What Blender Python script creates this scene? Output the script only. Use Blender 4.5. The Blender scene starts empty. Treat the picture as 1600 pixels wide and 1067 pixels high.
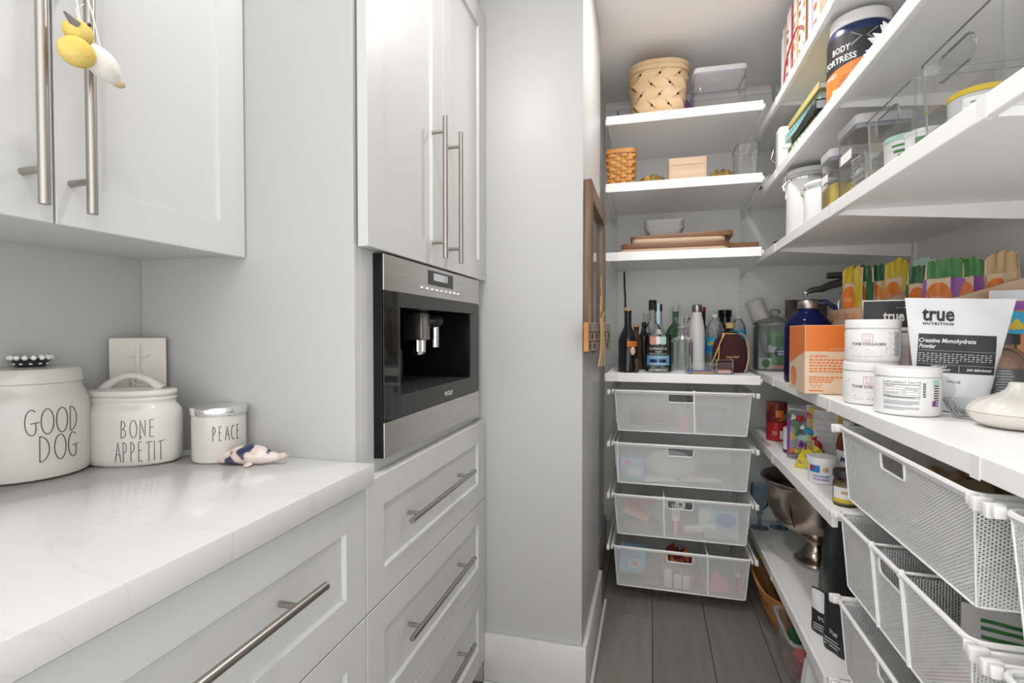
import bpy, bmesh, math, random
from mathutils import Vector, Matrix
random.seed(7)
PI = math.pi
S = bpy.context.scene
COL = S.collection

# ------------------------------------------------------------------ camera, world, lights, exposure
cam_d = bpy.data.cameras.new('camera')
cam_d.sensor_width = 36.0
cam_d.lens = 801.5 / 1600 * 36.0
cam_d.clip_start = 0.02
cam = bpy.data.objects.new('camera', cam_d)
cam.location = (0, 0, 1.165)
cam.rotation_euler = (math.radians(90 - 1.18), 0, math.radians(15.2))
COL.objects.link(cam)
S.camera = cam

w = bpy.data.worlds.new('world')
S.world = w
w.use_nodes = True
bg = w.node_tree.nodes['Background']
bg.inputs[0].default_value = (1.0, 0.995, 0.985, 1)
bg.inputs[1].default_value = 2.4

def area(name, loc, size, power, color=(1, .975, .95), rot=(0, 0, 0), sizey=None):
    d = bpy.data.lights.new(name, 'AREA')
    d.shape = 'DISK' if sizey is None else 'RECTANGLE'
    d.size = size
    if sizey: d.size_y = sizey
    d.energy = power
    d.color = color
    o = bpy.data.objects.new(name, d)
    o.location = loc
    o.rotation_euler = rot
    COL.objects.link(o)
    return o
area('lamp_light', (-0.36, 0.85, 2.362), 0.075, 6)
area('lamp_light', (-0.10, -0.05, 2.362), 0.11, 2.6)
area('lamp_light', (0.14, 1.72, 2.362), 0.11, 8)

S.view_settings.view_transform = 'Standard'
S.view_settings.look = 'None'
S.view_settings.exposure = 0.0
S.view_settings.gamma = 1.0
S.view_settings.use_curve_mapping = False

# ------------------------------------------------------------------ materials
def nodes_of(m):
    m.use_nodes = True
    return m.node_tree.nodes, m.node_tree.links
def pm(name, col, rough=.5, metal=0.0, var=None, scale=(8, 8, 8), detail=4, bump=0.0, bscale=None, spec=.5, trans=0, coat=0, contrast=(.35, .65), aniso=0):
    m = bpy.data.materials.new(name)
    n, l = nodes_of(m)
    b = n['Principled BSDF']
    b.inputs['Base Color'].default_value = (*col, 1)
    b.inputs['Roughness'].default_value = rough
    b.inputs['Metallic'].default_value = metal
    b.inputs['Specular IOR Level'].default_value = spec
    if trans: b.inputs['Transmission Weight'].default_value = trans
    if coat: b.inputs['Coat Weight'].default_value = coat
    tc = n.new('ShaderNodeTexCoord')
    mp = n.new('ShaderNodeMapping')
    l.new(tc.outputs['Object'], mp.inputs[0])
    mp.inputs['Scale'].default_value = scale
    if var is not None:
        t = n.new('ShaderNodeTexNoise')
        t.inputs['Scale'].default_value = 1
        t.inputs['Detail'].default_value = detail
        l.new(mp.outputs[0], t.inputs[0])
        r = n.new('ShaderNodeValToRGB')
        r.color_ramp.elements[0].position = contrast[0]
        r.color_ramp.elements[1].position = contrast[1]
        r.color_ramp.elements[0].color = (*col, 1)
        r.color_ramp.elements[1].color = (*var, 1)
        l.new(t.outputs['Fac'], r.inputs[0])
        l.new(r.outputs[0], b.inputs['Base Color'])
    if bump:
        mp2 = n.new('ShaderNodeMapping')
        l.new(tc.outputs['Object'], mp2.inputs[0])
        mp2.inputs['Scale'].default_value = bscale or scale
        t2 = n.new('ShaderNodeTexNoise')
        t2.inputs['Scale'].default_value = 1
        t2.inputs['Detail'].default_value = 5
        l.new(mp2.outputs[0], t2.inputs[0])
        bp = n.new('ShaderNodeBump')
        bp.inputs['Strength'].default_value = bump
        bp.inputs['Distance'].default_value = .002
        l.new(t2.outputs['Fac'], bp.inputs['Height'])
        l.new(bp.outputs[0], b.inputs['Normal'])
    return m
def glassy(name, tint=(1, 1, 1), ior=1.45, rough=.02, haze=0.0, hcol=(.8, .8, .8), gcol=(1, 1, 1)):
    # thin clear wall: Fresnel mix of a see-through and a mirror-like layer, plus a little haze
    m = bpy.data.materials.new(name)
    n, l = nodes_of(m)
    n.remove(n['Principled BSDF'])
    out = n['Material Output']
    t = n.new('ShaderNodeBsdfTransparent'); t.inputs[0].default_value = (*tint, 1)
    g = n.new('ShaderNodeBsdfGlossy'); g.inputs['Roughness'].default_value = rough; g.inputs[0].default_value = (*gcol, 1)
    f = n.new('ShaderNodeLayerWeight'); f.inputs['Blend'].default_value = .12 * ior
    mx = n.new('ShaderNodeMixShader')
    l.new(f.outputs['Fresnel'], mx.inputs[0]); l.new(t.outputs[0], mx.inputs[1]); l.new(g.outputs[0], mx.inputs[2])
    last = mx
    if haze:
        d = n.new('ShaderNodeBsdfDiffuse'); d.inputs[0].default_value = (*hcol, 1)
        m2 = n.new('ShaderNodeMixShader'); m2.inputs[0].default_value = haze
        l.new(mx.outputs[0], m2.inputs[1]); l.new(d.outputs[0], m2.inputs[2])
        last = m2
    l.new(last.outputs[0], out.inputs[0])
    return m

M = {}
M['paint'] = pm('cabinet_paint', (.565, .57, .562), .38)
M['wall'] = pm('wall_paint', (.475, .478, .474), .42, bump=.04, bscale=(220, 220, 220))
M['wallbright'] = pm('wall_paint_brightened', (.83, .84, .832), .35, bump=.04, bscale=(220, 220, 220))  # wall paint lightened to offset the dim light at the back and right
M['ceil'] = pm('ceiling_paint', (.93, .915, .90), .7)
M['trim'] = pm('trim_paint', (.60, .60, .595), .35)
M['shelf'] = pm('shelf_white', (.93, .93, .925), .38)
M['wire'] = pm('white_wire', (.90, .91, .905), .4)
M['plastic'] = pm('white_plastic', (.85, .85, .845), .4)
M['clear'] = glassy('clear_acrylic', (.94, .94, .935), 1.5, haze=.05, hcol=(.85, .85, .85))
M['frost'] = glassy('frosted_plastic', (.90, .90, .89), 1.3, haze=.35, hcol=(.85, .85, .84))
M['glass'] = glassy('clear_glass', (.95, .965, .96), 1.5)
M['thickglass'] = glassy('thick_glass', (.84, .87, .86), 2.0, haze=.06)
M['cutglass'] = glassy('cut_glass', (.88, .90, .90), 2.6, haze=.10, hcol=(.9, .9, .9))
M['oxo'] = glassy('container_plastic', (.93, .93, .93), 1.25, haze=.05, hcol=(.85, .85, .85))
M['zip'] = glassy('bag_plastic', (.95, .94, .95), 2.0, rough=.12, haze=.12, hcol=(.85, .83, .86))
M['steel'] = pm('brushed_steel', (.58, .55, .52), .30, 1, var=(.66, .63, .60), scale=(2, 6, 320), bump=.03, bscale=(2, 3, 500))
M['nickel'] = pm('brushed_nickel', (.40, .375, .345), .34, 1)
M['chrome'] = pm('chrome', (.80, .80, .80), .10, 1)
M['silver'] = pm('tarnished_silver', (.56, .49, .41), .22, 1, var=(.40, .34, .28), scale=(16, 16, 16))
M['darkmetal'] = pm('dark_cast_metal', (.16, .16, .16), .40, .85)
M['blackgloss'] = pm('black_gloss', (.008, .008, .009), .18, spec=.25)
M['blackglass'] = pm('black_glass', (.012, .013, .013), .05, spec=.40)
M['black'] = pm('black_plastic', (.02, .02, .022), .4)
M['blackmatte'] = pm('black_matte', (.012, .012, .013), .75)
M['bag_black'] = pm('black_bag', (.016, .016, .018), .32, bump=.5, bscale=(14, 14, 14))
M['ceramic'] = pm('cream_ceramic', (.57, .54, .505), .22, coat=.3)
M['letter'] = pm('letter_black', (.02, .02, .02), .4)
M['felt_y'] = pm('yellow_felt', (.66, .47, .10), .95, var=(.72, .55, .17), scale=(60, 60, 60), bump=.6, bscale=(260, 260, 260))
M['felt_w'] = pm('white_felt', (.76, .72, .67), .95, bump=.5, bscale=(260, 260, 260))
M['felt_g'] = pm('grey_felt', (.17, .15, .15), .95)
M['felt_tan'] = pm('tan_felt', (.55, .43, .24), .95)
M['string'] = pm('string', (.80, .76, .70), .9)
M['plaque'] = pm('whitewashed_wood', (.60, .56, .50), .8, var=(.68, .65, .60), scale=(4, 20, 1.5), bump=.35, bscale=(40, 40, 8))
M['lace_black'] = pm('black_glaze', (.02, .022, .03), .2)
M['bead'] = pm('white_glaze', (.80, .78, .75), .2)
M['paleboard'] = pm('pale_board', (.46, .32, .20), .55, var=(.56, .42, .29), scale=(3, 60, 60))
M['brownboard'] = pm('brown_board', (.12, .048, .02), .4, var=(.22, .10, .05), scale=(3, 50, 50))
M['oakboard'] = pm('oak_board', (.14, .062, .025), .45, var=(.23, .115, .055), scale=(3, 50, 50))
M['splint'] = pm('pale_splint', (.52, .35, .19), .6, var=(.60, .43, .26), scale=(12, 12, 3), bump=.1, bscale=(80, 80, 20))
M['honey'] = pm('honey_splint', (.46, .19, .035), .5, var=(.55, .26, .06), scale=(20, 20, 20), bump=.1, bscale=(80, 80, 80))
M['maple'] = pm('maple', (.44, .31, .20), .5, var=(.50, .37, .25), scale=(3, 30, 40))
M['endgrain'] = pm('end_grain', (.50, .30, .17), .6)
M['brownbasket'] = pm('brown_basket', (.36, .17, .05), .55, var=(.46, .24, .09), scale=(6, 6, 30))
M['gold'] = pm('gold_foil', (.62, .43, .13), .22, 1, bump=.8, bscale=(60, 60, 60))
M['rustic'] = pm('rustic_wood', (.13, .066, .036), .8, var=(.24, .165, .115), scale=(60, 60, 3), bump=.4, bscale=(120, 120, 10))
M['driftwood'] = pm('grey_wood', (.30, .25, .20), .8, var=(.20, .15, .11), scale=(50, 50, 4), bump=.3, bscale=(120, 120, 10))
M['photo'] = pm('photo_print', (.36, .36, .32), .15, var=(.20, .22, .18), scale=(12, 12, 6))
M['twine'] = pm('twine', (.42, .28, .14), .9)
M['card'] = pm('cardboard', (.60, .42, .28), .7, var=(.66, .49, .35), scale=(30, 30, 30))
M['carddark'] = pm('cardboard_edge', (.34, .21, .12), .8)
M['paleyellow'] = pm('pale_yellow_print', (.55, .45, .17), .5)
M['orange'] = pm('orange_print', (.80, .20, .025), .4)
M['beige'] = pm('beige_print', (.76, .55, .37), .45, var=(.80, .63, .47), scale=(14, 14, 14))
M['paper'] = pm('paper_white', (.80, .80, .80), .6)
M['papergrey'] = pm('paper_grey', (.55, .56, .58), .6)
M['green'] = pm('green_print', (.05, .22, .05), .4)
M['dkgreen'] = pm('dark_green_print', (.02, .12, .04), .4)
M['yellow'] = pm('yellow_print', (.64, .47, .03), .4)
M['red'] = pm('red_print', (.50, .02, .025), .35)
M['maroon'] = pm('maroon_print', (.20, .02, .025), .4, var=(.55, .18, .03), scale=(22, 22, 22), contrast=(.5, .62))
M['blue'] = pm('blue_print', (.02, .20, .52), .4)
M['cyan'] = pm('cyan_print', (.03, .36, .62), .4)
M['paleblue'] = pm('pale_blue_print', (.36, .60, .70), .5)
M['navy'] = pm('navy_print', (.012, .025, .09), .3)
M['purple'] = pm('purple_print', (.26, .06, .34), .35)
M['pink'] = pm('pink_print', (.75, .22, .32), .5)
M['salmon'] = pm('salmon_print', (.72, .30, .22), .5)
M['mint'] = pm('mint_print', (.45, .68, .58), .5)
M['tan'] = pm('tan_print', (.56, .38, .20), .5)
M['jug'] = glassy('blue_jug', (.05, .06, .30), 1.6, rough=.1, haze=.45, hcol=(.014, .02, .11))
M['bottle_black'] = pm('bottle_black_glass', (.010, .010, .012), .06)
M['bottle_brown'] = pm('bottle_brown_glass', (.06, .025, .01), .08)
M['bottle_green'] = glassy('bottle_green_glass', (.45, .62, .48), 1.6, haze=.08, hcol=(.2, .3, .2))
M['velvet'] = pm('maroon_velvet', (.045, .008, .010), .9, bump=.3, bscale=(60, 60, 60))
M['goldcord'] = pm('gold_cord', (.58, .42, .16), .5, .3)
M['cork'] = pm('cork', (.48, .34, .17), .8)
M['liquid_dark'] = pm('dark_liquid', (.015, .008, .006), .1)
M['sauce'] = pm('red_sauce', (.22, .03, .012), .12)
M['preserve'] = pm('brown_preserve', (.26, .19, .09), .2)
M['pasta'] = pm('yellow_pasta', (.62, .44, .05), .5, var=(.72, .58, .14), scale=(60, 60, 60), bump=.8, bscale=(90, 90, 90))
M['grain'] = pm('pale_grain', (.56, .42, .28), .7, var=(.70, .60, .48), scale=(90, 90, 90))
M['sagebrown'] = pm('brown_leaf_bag', (.055, .038, .03), .5, var=(.10, .07, .05), scale=(9, 9, 9))
M['garlic'] = pm('garlic_ceramic', (.76, .72, .66), .25, coat=.3)
M['foam'] = pm('foam_cup', (.74, .72, .71), .7)
M['pouch'] = pm('white_pouch', (.78, .79, .81), .30, bump=.5, bscale=(16, 16, 16))
M['pouchblack'] = pm('black_pouch', (.025, .025, .027), .45, bump=.4, bscale=(18, 18, 18))
M['lightgrey'] = pm('light_grey_plastic', (.62, .63, .66), .35)
M['seal'] = pm('grey_seal', (.26, .28, .33), .5)
M['quartz'] = pm('white_quartz', (.82, .82, .815), .14)
M['cable'] = pm('black_cable', (.012, .012, .012), .5)
M['emit_lamp'] = pm('lamp_lens', (.9, .9, .9), .5)
_n, _l = nodes_of(M['emit_lamp'])
_n['Principled BSDF'].inputs['Emission Color'].default_value = (1, .97, .93, 1)
_n['Principled BSDF'].inputs['Emission Strength'].default_value = 6

def translucent(name, col, fac=.5):
    m = pm(name, col, .4)
    n, l = nodes_of(m)
    t = n.new('ShaderNodeBsdfTranslucent'); t.inputs[0].default_value = (*col, 1)
    mx = n.new('ShaderNodeMixShader'); mx.inputs[0].default_value = fac
    l.new(n['Principled BSDF'].outputs[0], mx.inputs[1]); l.new(t.outputs[0], mx.inputs[2]); l.new(mx.outputs[0], n['Material Output'].inputs[0])
    return m
M['lid'] = translucent('translucent_lid', (.90, .89, .91), .6)
def quartz_veins(m):
    n, l = nodes_of(m)
    b = n['Principled BSDF']
    tc = n.new('ShaderNodeTexCoord'); mp = n.new('ShaderNodeMapping')
    mp.inputs['Rotation'].default_value = (0, 0, .7); mp.inputs['Scale'].default_value = (1.6, 3.4, 2)
    l.new(tc.outputs['Object'], mp.inputs[0])
    t = n.new('ShaderNodeTexNoise'); t.inputs['Scale'].default_value = 1.3; t.inputs['Detail'].default_value = 6; t.inputs['Distortion'].default_value = .8
    l.new(mp.outputs[0], t.inputs[0])
    r = n.new('ShaderNodeValToRGB')
    e = r.color_ramp.elements
    e[0].position = .485; e[0].color = (.63, .632, .63, 1)
    e[1].position = .515; e[1].color = (.63, .632, .63, 1)
    v = e.new(.50); v.color = (.60, .597, .59, 1)
    l.new(t.outputs['Fac'], r.inputs[0]); l.new(r.outputs[0], b.inputs['Base Color'])
quartz_veins(M['quartz'])

def plank_mat(i, base):
    m = pm('floor_plank_%d' % i, base, .42, var=tuple(c * 1.28 for c in base), scale=(34, 3.5, 1), bump=.22, bscale=(30, 110, 1), contrast=(.3, .7))
    return m
PLK = [plank_mat(0, (.165, .145, .135)), plank_mat(1, (.19, .172, .162)), plank_mat(2, (.18, .158, .142)), plank_mat(3, (.21, .188, .168)), plank_mat(4, (.15, .136, .128))]

# ------------------------------------------------------------------ geometry helpers
class MB:
    def __init__(self):
        self.bm = bmesh.new()
    def box(self, x0, x1, y0, y1, z0, z1, bev=0, seg=2, mat=None):
        bm = self.bm
        vs = [bm.verts.new((x, y, z)) for x in (x0, x1) for y in (y0, y1) for z in (z0, z1)]
        if mat is not None:
            for v in vs: v.co = mat @ v.co
        fs = [bm.faces.new([vs[i] for i in f]) for f in ((0, 1, 3, 2), (4, 6, 7, 5), (0, 4, 5, 1), (2, 3, 7, 6), (0, 2, 6, 4), (1, 5, 7, 3))]
        if bev:
            es = set(e for f in fs for e in f.edges)
            bmesh.ops.bevel(bm, geom=list(es), offset=bev, segments=seg, profile=.5, affect='EDGES')
        return self
    def frustum(self, q0, q1):
        # two matching rings of points joined and capped
        bm = self.bm
        a = [bm.verts.new(p) for p in q0]; b = [bm.verts.new(p) for p in q1]
        k = len(a)
        for i in range(k):
            bm.faces.new((a[i], a[(i + 1) % k], b[(i + 1) % k], b[i]))
        bm.faces.new(a[::-1]); bm.faces.new(b)
        return self
    def loft(self, rings, closed=True, cap0=True, cap1=True):
        bm = self.bm
        R = [[bm.verts.new(p) for p in r] for r in rings]
        k = len(R[0])
        for a, b in zip(R, R[1:]):
            for i in range(k if closed else k - 1):
                bm.faces.new((a[i], a[(i + 1) % k], b[(i + 1) % k], b[i]))
        if closed and cap0: bm.faces.new(R[0][::-1])
        if closed and cap1: bm.faces.new(R[-1])
        return self
    def lathe(self, prof, seg=32, cx=0, cy=0, sx=1, sy=1, a0=0, a1=2 * PI, sq=0):
        bm = self.bm
        full = abs(a1 - a0 - 2 * PI) < 1e-6
        n = seg if full else seg + 1
        rings = []
        for r, z in prof:
            if r < 1e-6:
                rings.append([bm.verts.new((cx, cy, z))]); continue
            rg = []
            for i in range(n):
                a = a0 + (a1 - a0) * i / seg
                c, s = math.cos(a), math.sin(a)
                if sq:
                    k = (abs(c) ** sq + abs(s) ** sq) ** (-1 / sq); c *= k; s *= k
                rg.append(bm.verts.new((cx + r * sx * c, cy + r * sy * s, z)))
            rings.append(rg)
        for a, b in zip(rings, rings[1:]):
            m = n if full else n - 1
            for i in range(m):
                j = (i + 1) % n
                if len(a) == 1 and len(b) == 1: continue
                if len(a) == 1: bm.faces.new((a[0], b[j], b[i]))
                elif len(b) == 1: bm.faces.new((a[i], a[j], b[0]))
                else: bm.faces.new((a[i], a[j], b[j], b[i]))
        return self
    def tube(self, pts, r, seg=8, closed=False):
        pts = [Vector(p) for p in pts]
        bm = self.bm
        n = len(pts)
        rings = []
        prev = None
        for i, p in enumerate(pts):
            if closed: d = pts[(i + 1) % n] - pts[i - 1]
            else: d = pts[min(i + 1, n - 1)] - pts[max(i - 1, 0)]
            d.normalize()
            if prev is None:
                u = d.cross(Vector((0, 0, 1)))
                if u.length < .05: u = d.cross(Vector((0, 1, 0)))
            else:
                u = prev - d * prev.dot(d)
                if u.length < 1e-6: u = d.cross(Vector((0, 0, 1)))
            u.normalize(); v = d.cross(u); prev = u
            rr = r(i / (n - 1)) if callable(r) else r
            rings.append([bm.verts.new(p + (u * math.cos(2 * PI * k / seg) + v * math.sin(2 * PI * k / seg)) * rr) for k in range(seg)])
        m = n if closed else n - 1
        for i in range(m):
            a, b = rings[i], rings[(i + 1) % n]
            for k in range(seg):
                bm.faces.new((a[k], a[(k + 1) % seg], b[(k + 1) % seg], b[k]))
        if not closed:
            bm.faces.new(rings[0][::-1]); bm.faces.new(rings[-1])
        return self
    def sphere(self, c, r, seg=20, rings=12):
        if not hasattr(r, '__len__'): r = (r, r, r)
        mat = Matrix.Translation(c) @ Matrix.Diagonal((*r, 1))
        bmesh.ops.create_uvsphere(self.bm, u_segments=seg, v_segments=rings, radius=1, matrix=mat)
        return self
    def poly(self, pts):
        self.bm.faces.new([self.bm.verts.new(p) for p in pts])
        return self
    def prism(self, pts, off):
        off = Vector(off)
        self.frustum([Vector(p) for p in pts], [Vector(p) + off for p in pts])
        return self
    def build(self, name, mat, parent=None, loc=None, rot=None, smooth=True, angle=40, normals=True):
        if normals: bmesh.ops.recalc_face_normals(self.bm, faces=self.bm.faces[:])
        pieces = 0
        if name in ('print', 'dots', 'nails', 'spikes', 'bumps', 'relief', 'finger_joints'):
            seen = set()
            for v in self.bm.verts:
                if v in seen: continue
                pieces += 1; st = [v]; seen.add(v)
                while st:
                    for e in st.pop().link_edges:
                        for q in e.verts:
                            if q not in seen: seen.add(q); st.append(q)
        me = bpy.data.meshes.new(name)
        self.bm.to_mesh(me); self.bm.free()
        if isinstance(mat, str): mat = M[mat]
        me.materials.append(mat)
        if smooth and len(me.polygons):
            me.polygons.foreach_set('use_smooth', [True] * len(me.polygons))
            me.set_sharp_from_angle(angle=math.radians(angle))
        o = bpy.data.objects.new(name, me)
        COL.objects.link(o)
        if name in ('print', 'dots', 'nails', 'spikes', 'bumps', 'relief', 'finger_joints') and pieces > 2: o['kind'] = 'stuff'
        if parent is not None: o.parent = parent
        if loc is not None: o.location = loc
        if rot is not None: o.rotation_euler = rot
        return o

def tag(o, label=None, cat=None, group=None, kind=None):
    if label: o['label'] = label
    if cat: o['category'] = cat
    if group: o['group'] = group
    if kind: o['kind'] = kind
    return o
def thing(name, label, cat, loc=(0, 0, 0), rz=0, group=None):
    o = bpy.data.objects.new(name, None)
    o.empty_display_size = .02
    COL.objects.link(o)
    o.location = loc; o.rotation_euler = (0, 0, rz)
    return tag(o, label, cat, group)
def copy_tree(o, parent=None):
    c = o.copy(); COL.objects.link(c)
    if parent is not None: c.parent = parent
    for ch in list(o.children): copy_tree(ch, c)
    return c
def struct(name, mb, mat, **k):
    o = mb.build(name, mat, **k)
    o['kind'] = 'structure'
    return o

def text_geo(s, size, width=None, align='CENTER', shear=0, weight=0, spacing=1.0):
    cu = bpy.data.curves.new('lettering', 'FONT')
    cu.body = s; cu.size = size; cu.align_x = align; cu.shear = shear; cu.offset = weight
    cu.resolution_u = 2; cu.space_character = spacing
    ob = bpy.data.objects.new('tmp', cu)
    COL.objects.link(ob)
    dg = bpy.context.evaluated_depsgraph_get()
    me = bpy.data.meshes.new_from_object(ob.evaluated_get(dg))
    bpy.data.objects.remove(ob); bpy.data.curves.remove(cu)
    if width:
        xs = [v.co.x for v in me.vertices]
        cw = max(xs) - min(xs)
        k = width / cw if cw > 0 else 1
        for v in me.vertices: v.co.x *= k
    return me
def text(parent, s, size, mat, loc, right, up, name='lettering', **k):
    me = text_geo(s, size, **k)
    r = Vector(right).normalized(); u = Vector(up).normalized()
    L = Vector(loc)
    for v in me.vertices: v.co = L + r * v.co.x + u * v.co.y
    return _mesh_obj(me, name, mat, parent)
def text_cyl(parent, s, size, mat, r, z, ang, cx=0, cy=0, name='lettering', **k):
    me = text_geo(s, size, **k)
    for v in me.vertices:
        a = ang + v.co.x / r
        v.co = Vector((cx + r * math.cos(a), cy + r * math.sin(a), z + v.co.y))
    return _mesh_obj(me, name, mat, parent)
def _mesh_obj(me, name, mat, parent):
    me.name = name
    me.materials.clear(); me.materials.append(M[mat] if isinstance(mat, str) else mat)
    o = bpy.data.objects.new(name, me)
    COL.objects.link(o)
    if parent is not None: o.parent = parent
    return o
def band(mb, r, z0, z1, ang, half, seg=16, cx=0, cy=0):
    mb.lathe([(r, z0), (r, z1)], seg, cx, cy, a0=ang - half, a1=ang + half)
    return mb
def camdir(x, y): return math.atan2(-y, -x)

# handwritten thin capitals as strokes in a unit box
def arc(cx, cy, rx, ry, a0, a1, n=14): return [(cx + rx * math.cos(math.radians(a0 + (a1 - a0) * i / n)), cy + ry * math.sin(math.radians(a0 + (a1 - a0) * i / n))) for i in range(n + 1)]
GL = {
 'G': [arc(.52, .5, .48, .5, 55, 300) + [(.82, .25), (.80, .46)], [(.42, .46), (1.08, .50)]],
 'O': [arc(.5, .5, .48, .5, 90, 450, 24)],
 'D': [[(.08, 1), (.06, 0)] , [(.08, 1)] + arc(.06, .5, .72, .5, 85, -90, 14)],
 'B': [[(.12, .97), (.06, 0)], [(.12, .97)] + arc(.15, .74, .50, .24, 90, -80, 8) + arc(.12, .26, .62, .26, 80, -92, 8)],
 'N': [[(.08, 0), (.12, 1), (.78, .02), (.82, 1)]],
 'E': [[(.62, 1), (.12, 1), (.10, 0), (.66, .02)], [(.11, .56), (.56, .58)]],
 'A': [[(0, 0), (.48, 1), (.92, 0)], [(.22, .38), (.74, .40)]],
 'P': [[(.12, 0), (.14, 1)], [(.14, 1)] + arc(.14, .73, .52, .27, 80, -85, 8)],
 'T': [[(.42, 0), (.44, .96)], [(0, .94), (.94, 1)]],
 'I': [[(.1, 0), (.12, 1)]],
 'C': [arc(.55, .5, .50, .5, 60, 300, 14)],
}
def strokes(mb, word, x0, y0, w_, h, gap, fn, r, wscale=None):
    x = x0
    for ch in word:
        acc = ch == 'É'
        g = GL['E' if acc else ch]
        ww = w_ * (.35 if ch == 'I' else 1) * ((wscale or {}).get(ch, 1))
        ls = list(g)
        if acc: ls = ls + [[(.25, 1.12), (.55, 1.28)]]
        for st in ls:
            pts = []
            for (a, b), (c, d) in zip(st, st[1:]):
                for t in range(3): pts.append((a + (c - a) * t / 3, b + (d - b) * t / 3))
            pts.append(st[-1])
            mb.tube([fn(x + p[0] * ww, y0 + p[1] * h) for p in pts], r, 5)
        x += ww + gap
def clip_poly_line(poly, p, d):
    # parameter range of the line p + t d inside a convex polygon
    t0, t1 = -1e9, 1e9
    k = len(poly)
    area2 = sum(poly[i][0] * poly[(i + 1) % k][1] - poly[(i + 1) % k][0] * poly[i][1] for i in range(k))
    sg = 1 if area2 > 0 else -1
    for i in range(k):
        ax, ay = poly[i]; bx, by = poly[(i + 1) % k]
        nx, ny = -(by - ay) * sg, (bx - ax) * sg
        den = d[0] * nx + d[1] * ny
        num = (p[0] - ax) * nx + (p[1] - ay) * ny
        if abs(den) < 1e-12:
            if num < 0: return None
            continue
        t = -num / den
        if den > 0: t0 = max(t0, t)
        else: t1 = min(t1, t)
    return (t0, t1) if t1 > t0 + 1e-5 else None
def mesh_fill(mb, poly, fn, pitch=.0045, width=.0021, angs=(32, -32)):
    # expanded-metal weave: thin ribbons in two diagonal directions clipped to a convex outline
    for a in angs:
        d = (math.cos(math.radians(a)), math.sin(math.radians(a)))
        nrm = (-d[1], d[0])
        pr = [q[0] * nrm[0] + q[1] * nrm[1] for q in poly]
        k0 = math.ceil(min(pr) / pitch); k1 = math.floor(max(pr) / pitch)
        for k in range(k0, k1 + 1):
            c = (nrm[0] * k * pitch, nrm[1] * k * pitch)
            r = clip_poly_line(poly, c, d)
            if not r: continue
            h = width / 2
            q = []
            for t, s in ((r[0], -h), (r[1], -h), (r[1], h), (r[0], h)):
                q.append(fn(c[0] + d[0] * t + nrm[0] * s, c[1] + d[1] * t + nrm[1] * s))
            mb.poly(q)
def rrect(x0, x1, y0, y1, r, n=4):
    pts = []
    for cx, cy, a in ((x1 - r, y1 - r, 0), (x0 + r, y1 - r, 90), (x0 + r, y0 + r, 180), (x1 - r, y0 + r, 270)):
        for i in range(n + 1):
            t = math.radians(a + 90 * i / n)
            pts.append((cx + r * math.cos(t), cy + r * math.sin(t)))
    return pts
# ------------------------------------------------------------------ room shell
ZC = 2.375; XL = -.205; YB = 2.79; XR = .93
fl = struct('floor', MB().box(-1.2, 1.1, -.42, 2.95, -.05, -.004), M['blackmatte'])
xs = [.010 + .2065 * k for k in range(-6, 6)]
pk = 0
for i, x in enumerate(xs):
    cuts = [-.42, .45 + .31 * ((i * 5) % 7) / 3 - .4, 2.127 if i % 3 == 2 else (1.05 + .2 * (i % 4)) if i % 2 else 2.36, 2.95]
    if abs(x - .010 + .2065) < 1e-6: cuts[2] = 2.127
    for a, b in zip(cuts, cuts[1:]):
        if x > 1.0 or x < -1.2: continue
        MB().box(x + .0012, x + .2053, a + .0012, b - .0012, -.012, 0, .0012, 1).build('plank', PLK[pk % 5], fl, smooth=False)
        pk += 2 if i % 2 else 3
struct('ceiling', MB().box(-1.2, 1.1, -.42, 2.95, ZC, ZC + .06), 'ceil')
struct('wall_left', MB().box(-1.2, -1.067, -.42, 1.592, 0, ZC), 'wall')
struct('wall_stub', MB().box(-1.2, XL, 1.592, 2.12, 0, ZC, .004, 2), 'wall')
struct('wall_recess', MB().box(-1.2, -.243, 2.12, YB, 0, ZC), 'wallbright')
struct('wall_back', MB().box(-1.2, 1.1, YB, 2.95, 0, ZC), 'wallbright')
struct('wall_right', MB().box(XR, 1.1, -.42, YB, 0, ZC), 'wallbright')
def board(mb, pts2, h):
    pass
bb = MB()
bb.box(-.525, XL + .014, 1.578, 1.592, 0, .176, .002)
bb.box(XL, XL + .014, 1.5925, 2.134, 0, .176, .002)
bb.box(-.243, XL + .014, 2.1205, 2.134, 0, .176, .002)
struct('baseboard_stub', bb, 'trim')
struct('baseboard_recess', MB().box(-.243, -.229, 2.135, YB - .001, 0, .176, .002), 'trim')
sm = MB()
sm.box(-.525, XL + .028, 1.564, 1.5775, 0, .022, .006, 3)
sm.box(XL + .0145, XL + .028, 1.578, 2.2, 0, .022, .006, 3)
struct('trim_shoe', sm, 'trim')
struct('baseboard_back', MB().box(-.228, XR - .001, YB - .014, YB - .0005, 0, .14, .002), 'trim')
struct('baseboard_right', MB().box(XR - .014, XR - .0005, -.40, YB - .015, 0, .14, .002), 'trim')
for x, y, n in ((-.36, .85, 'over the counter'), (-.10, -.05, 'above the viewpoint'), (.14, 1.72, 'over the aisle')):
    t = thing('ceiling_lamp', 'round recessed ceiling lamp ' + n, 'lamp', (x, y, ZC - .012))
    MB().lathe([(.062, .004), (.066, 0), (.084, .004), (.088, .0115), (.062, .0115)], 40).build('trim_ring', 'trim', t)
    MB().lathe([(0, .010), (.061, .010)], 32).build('lamp_lens', 'emit_lamp', t)

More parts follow.
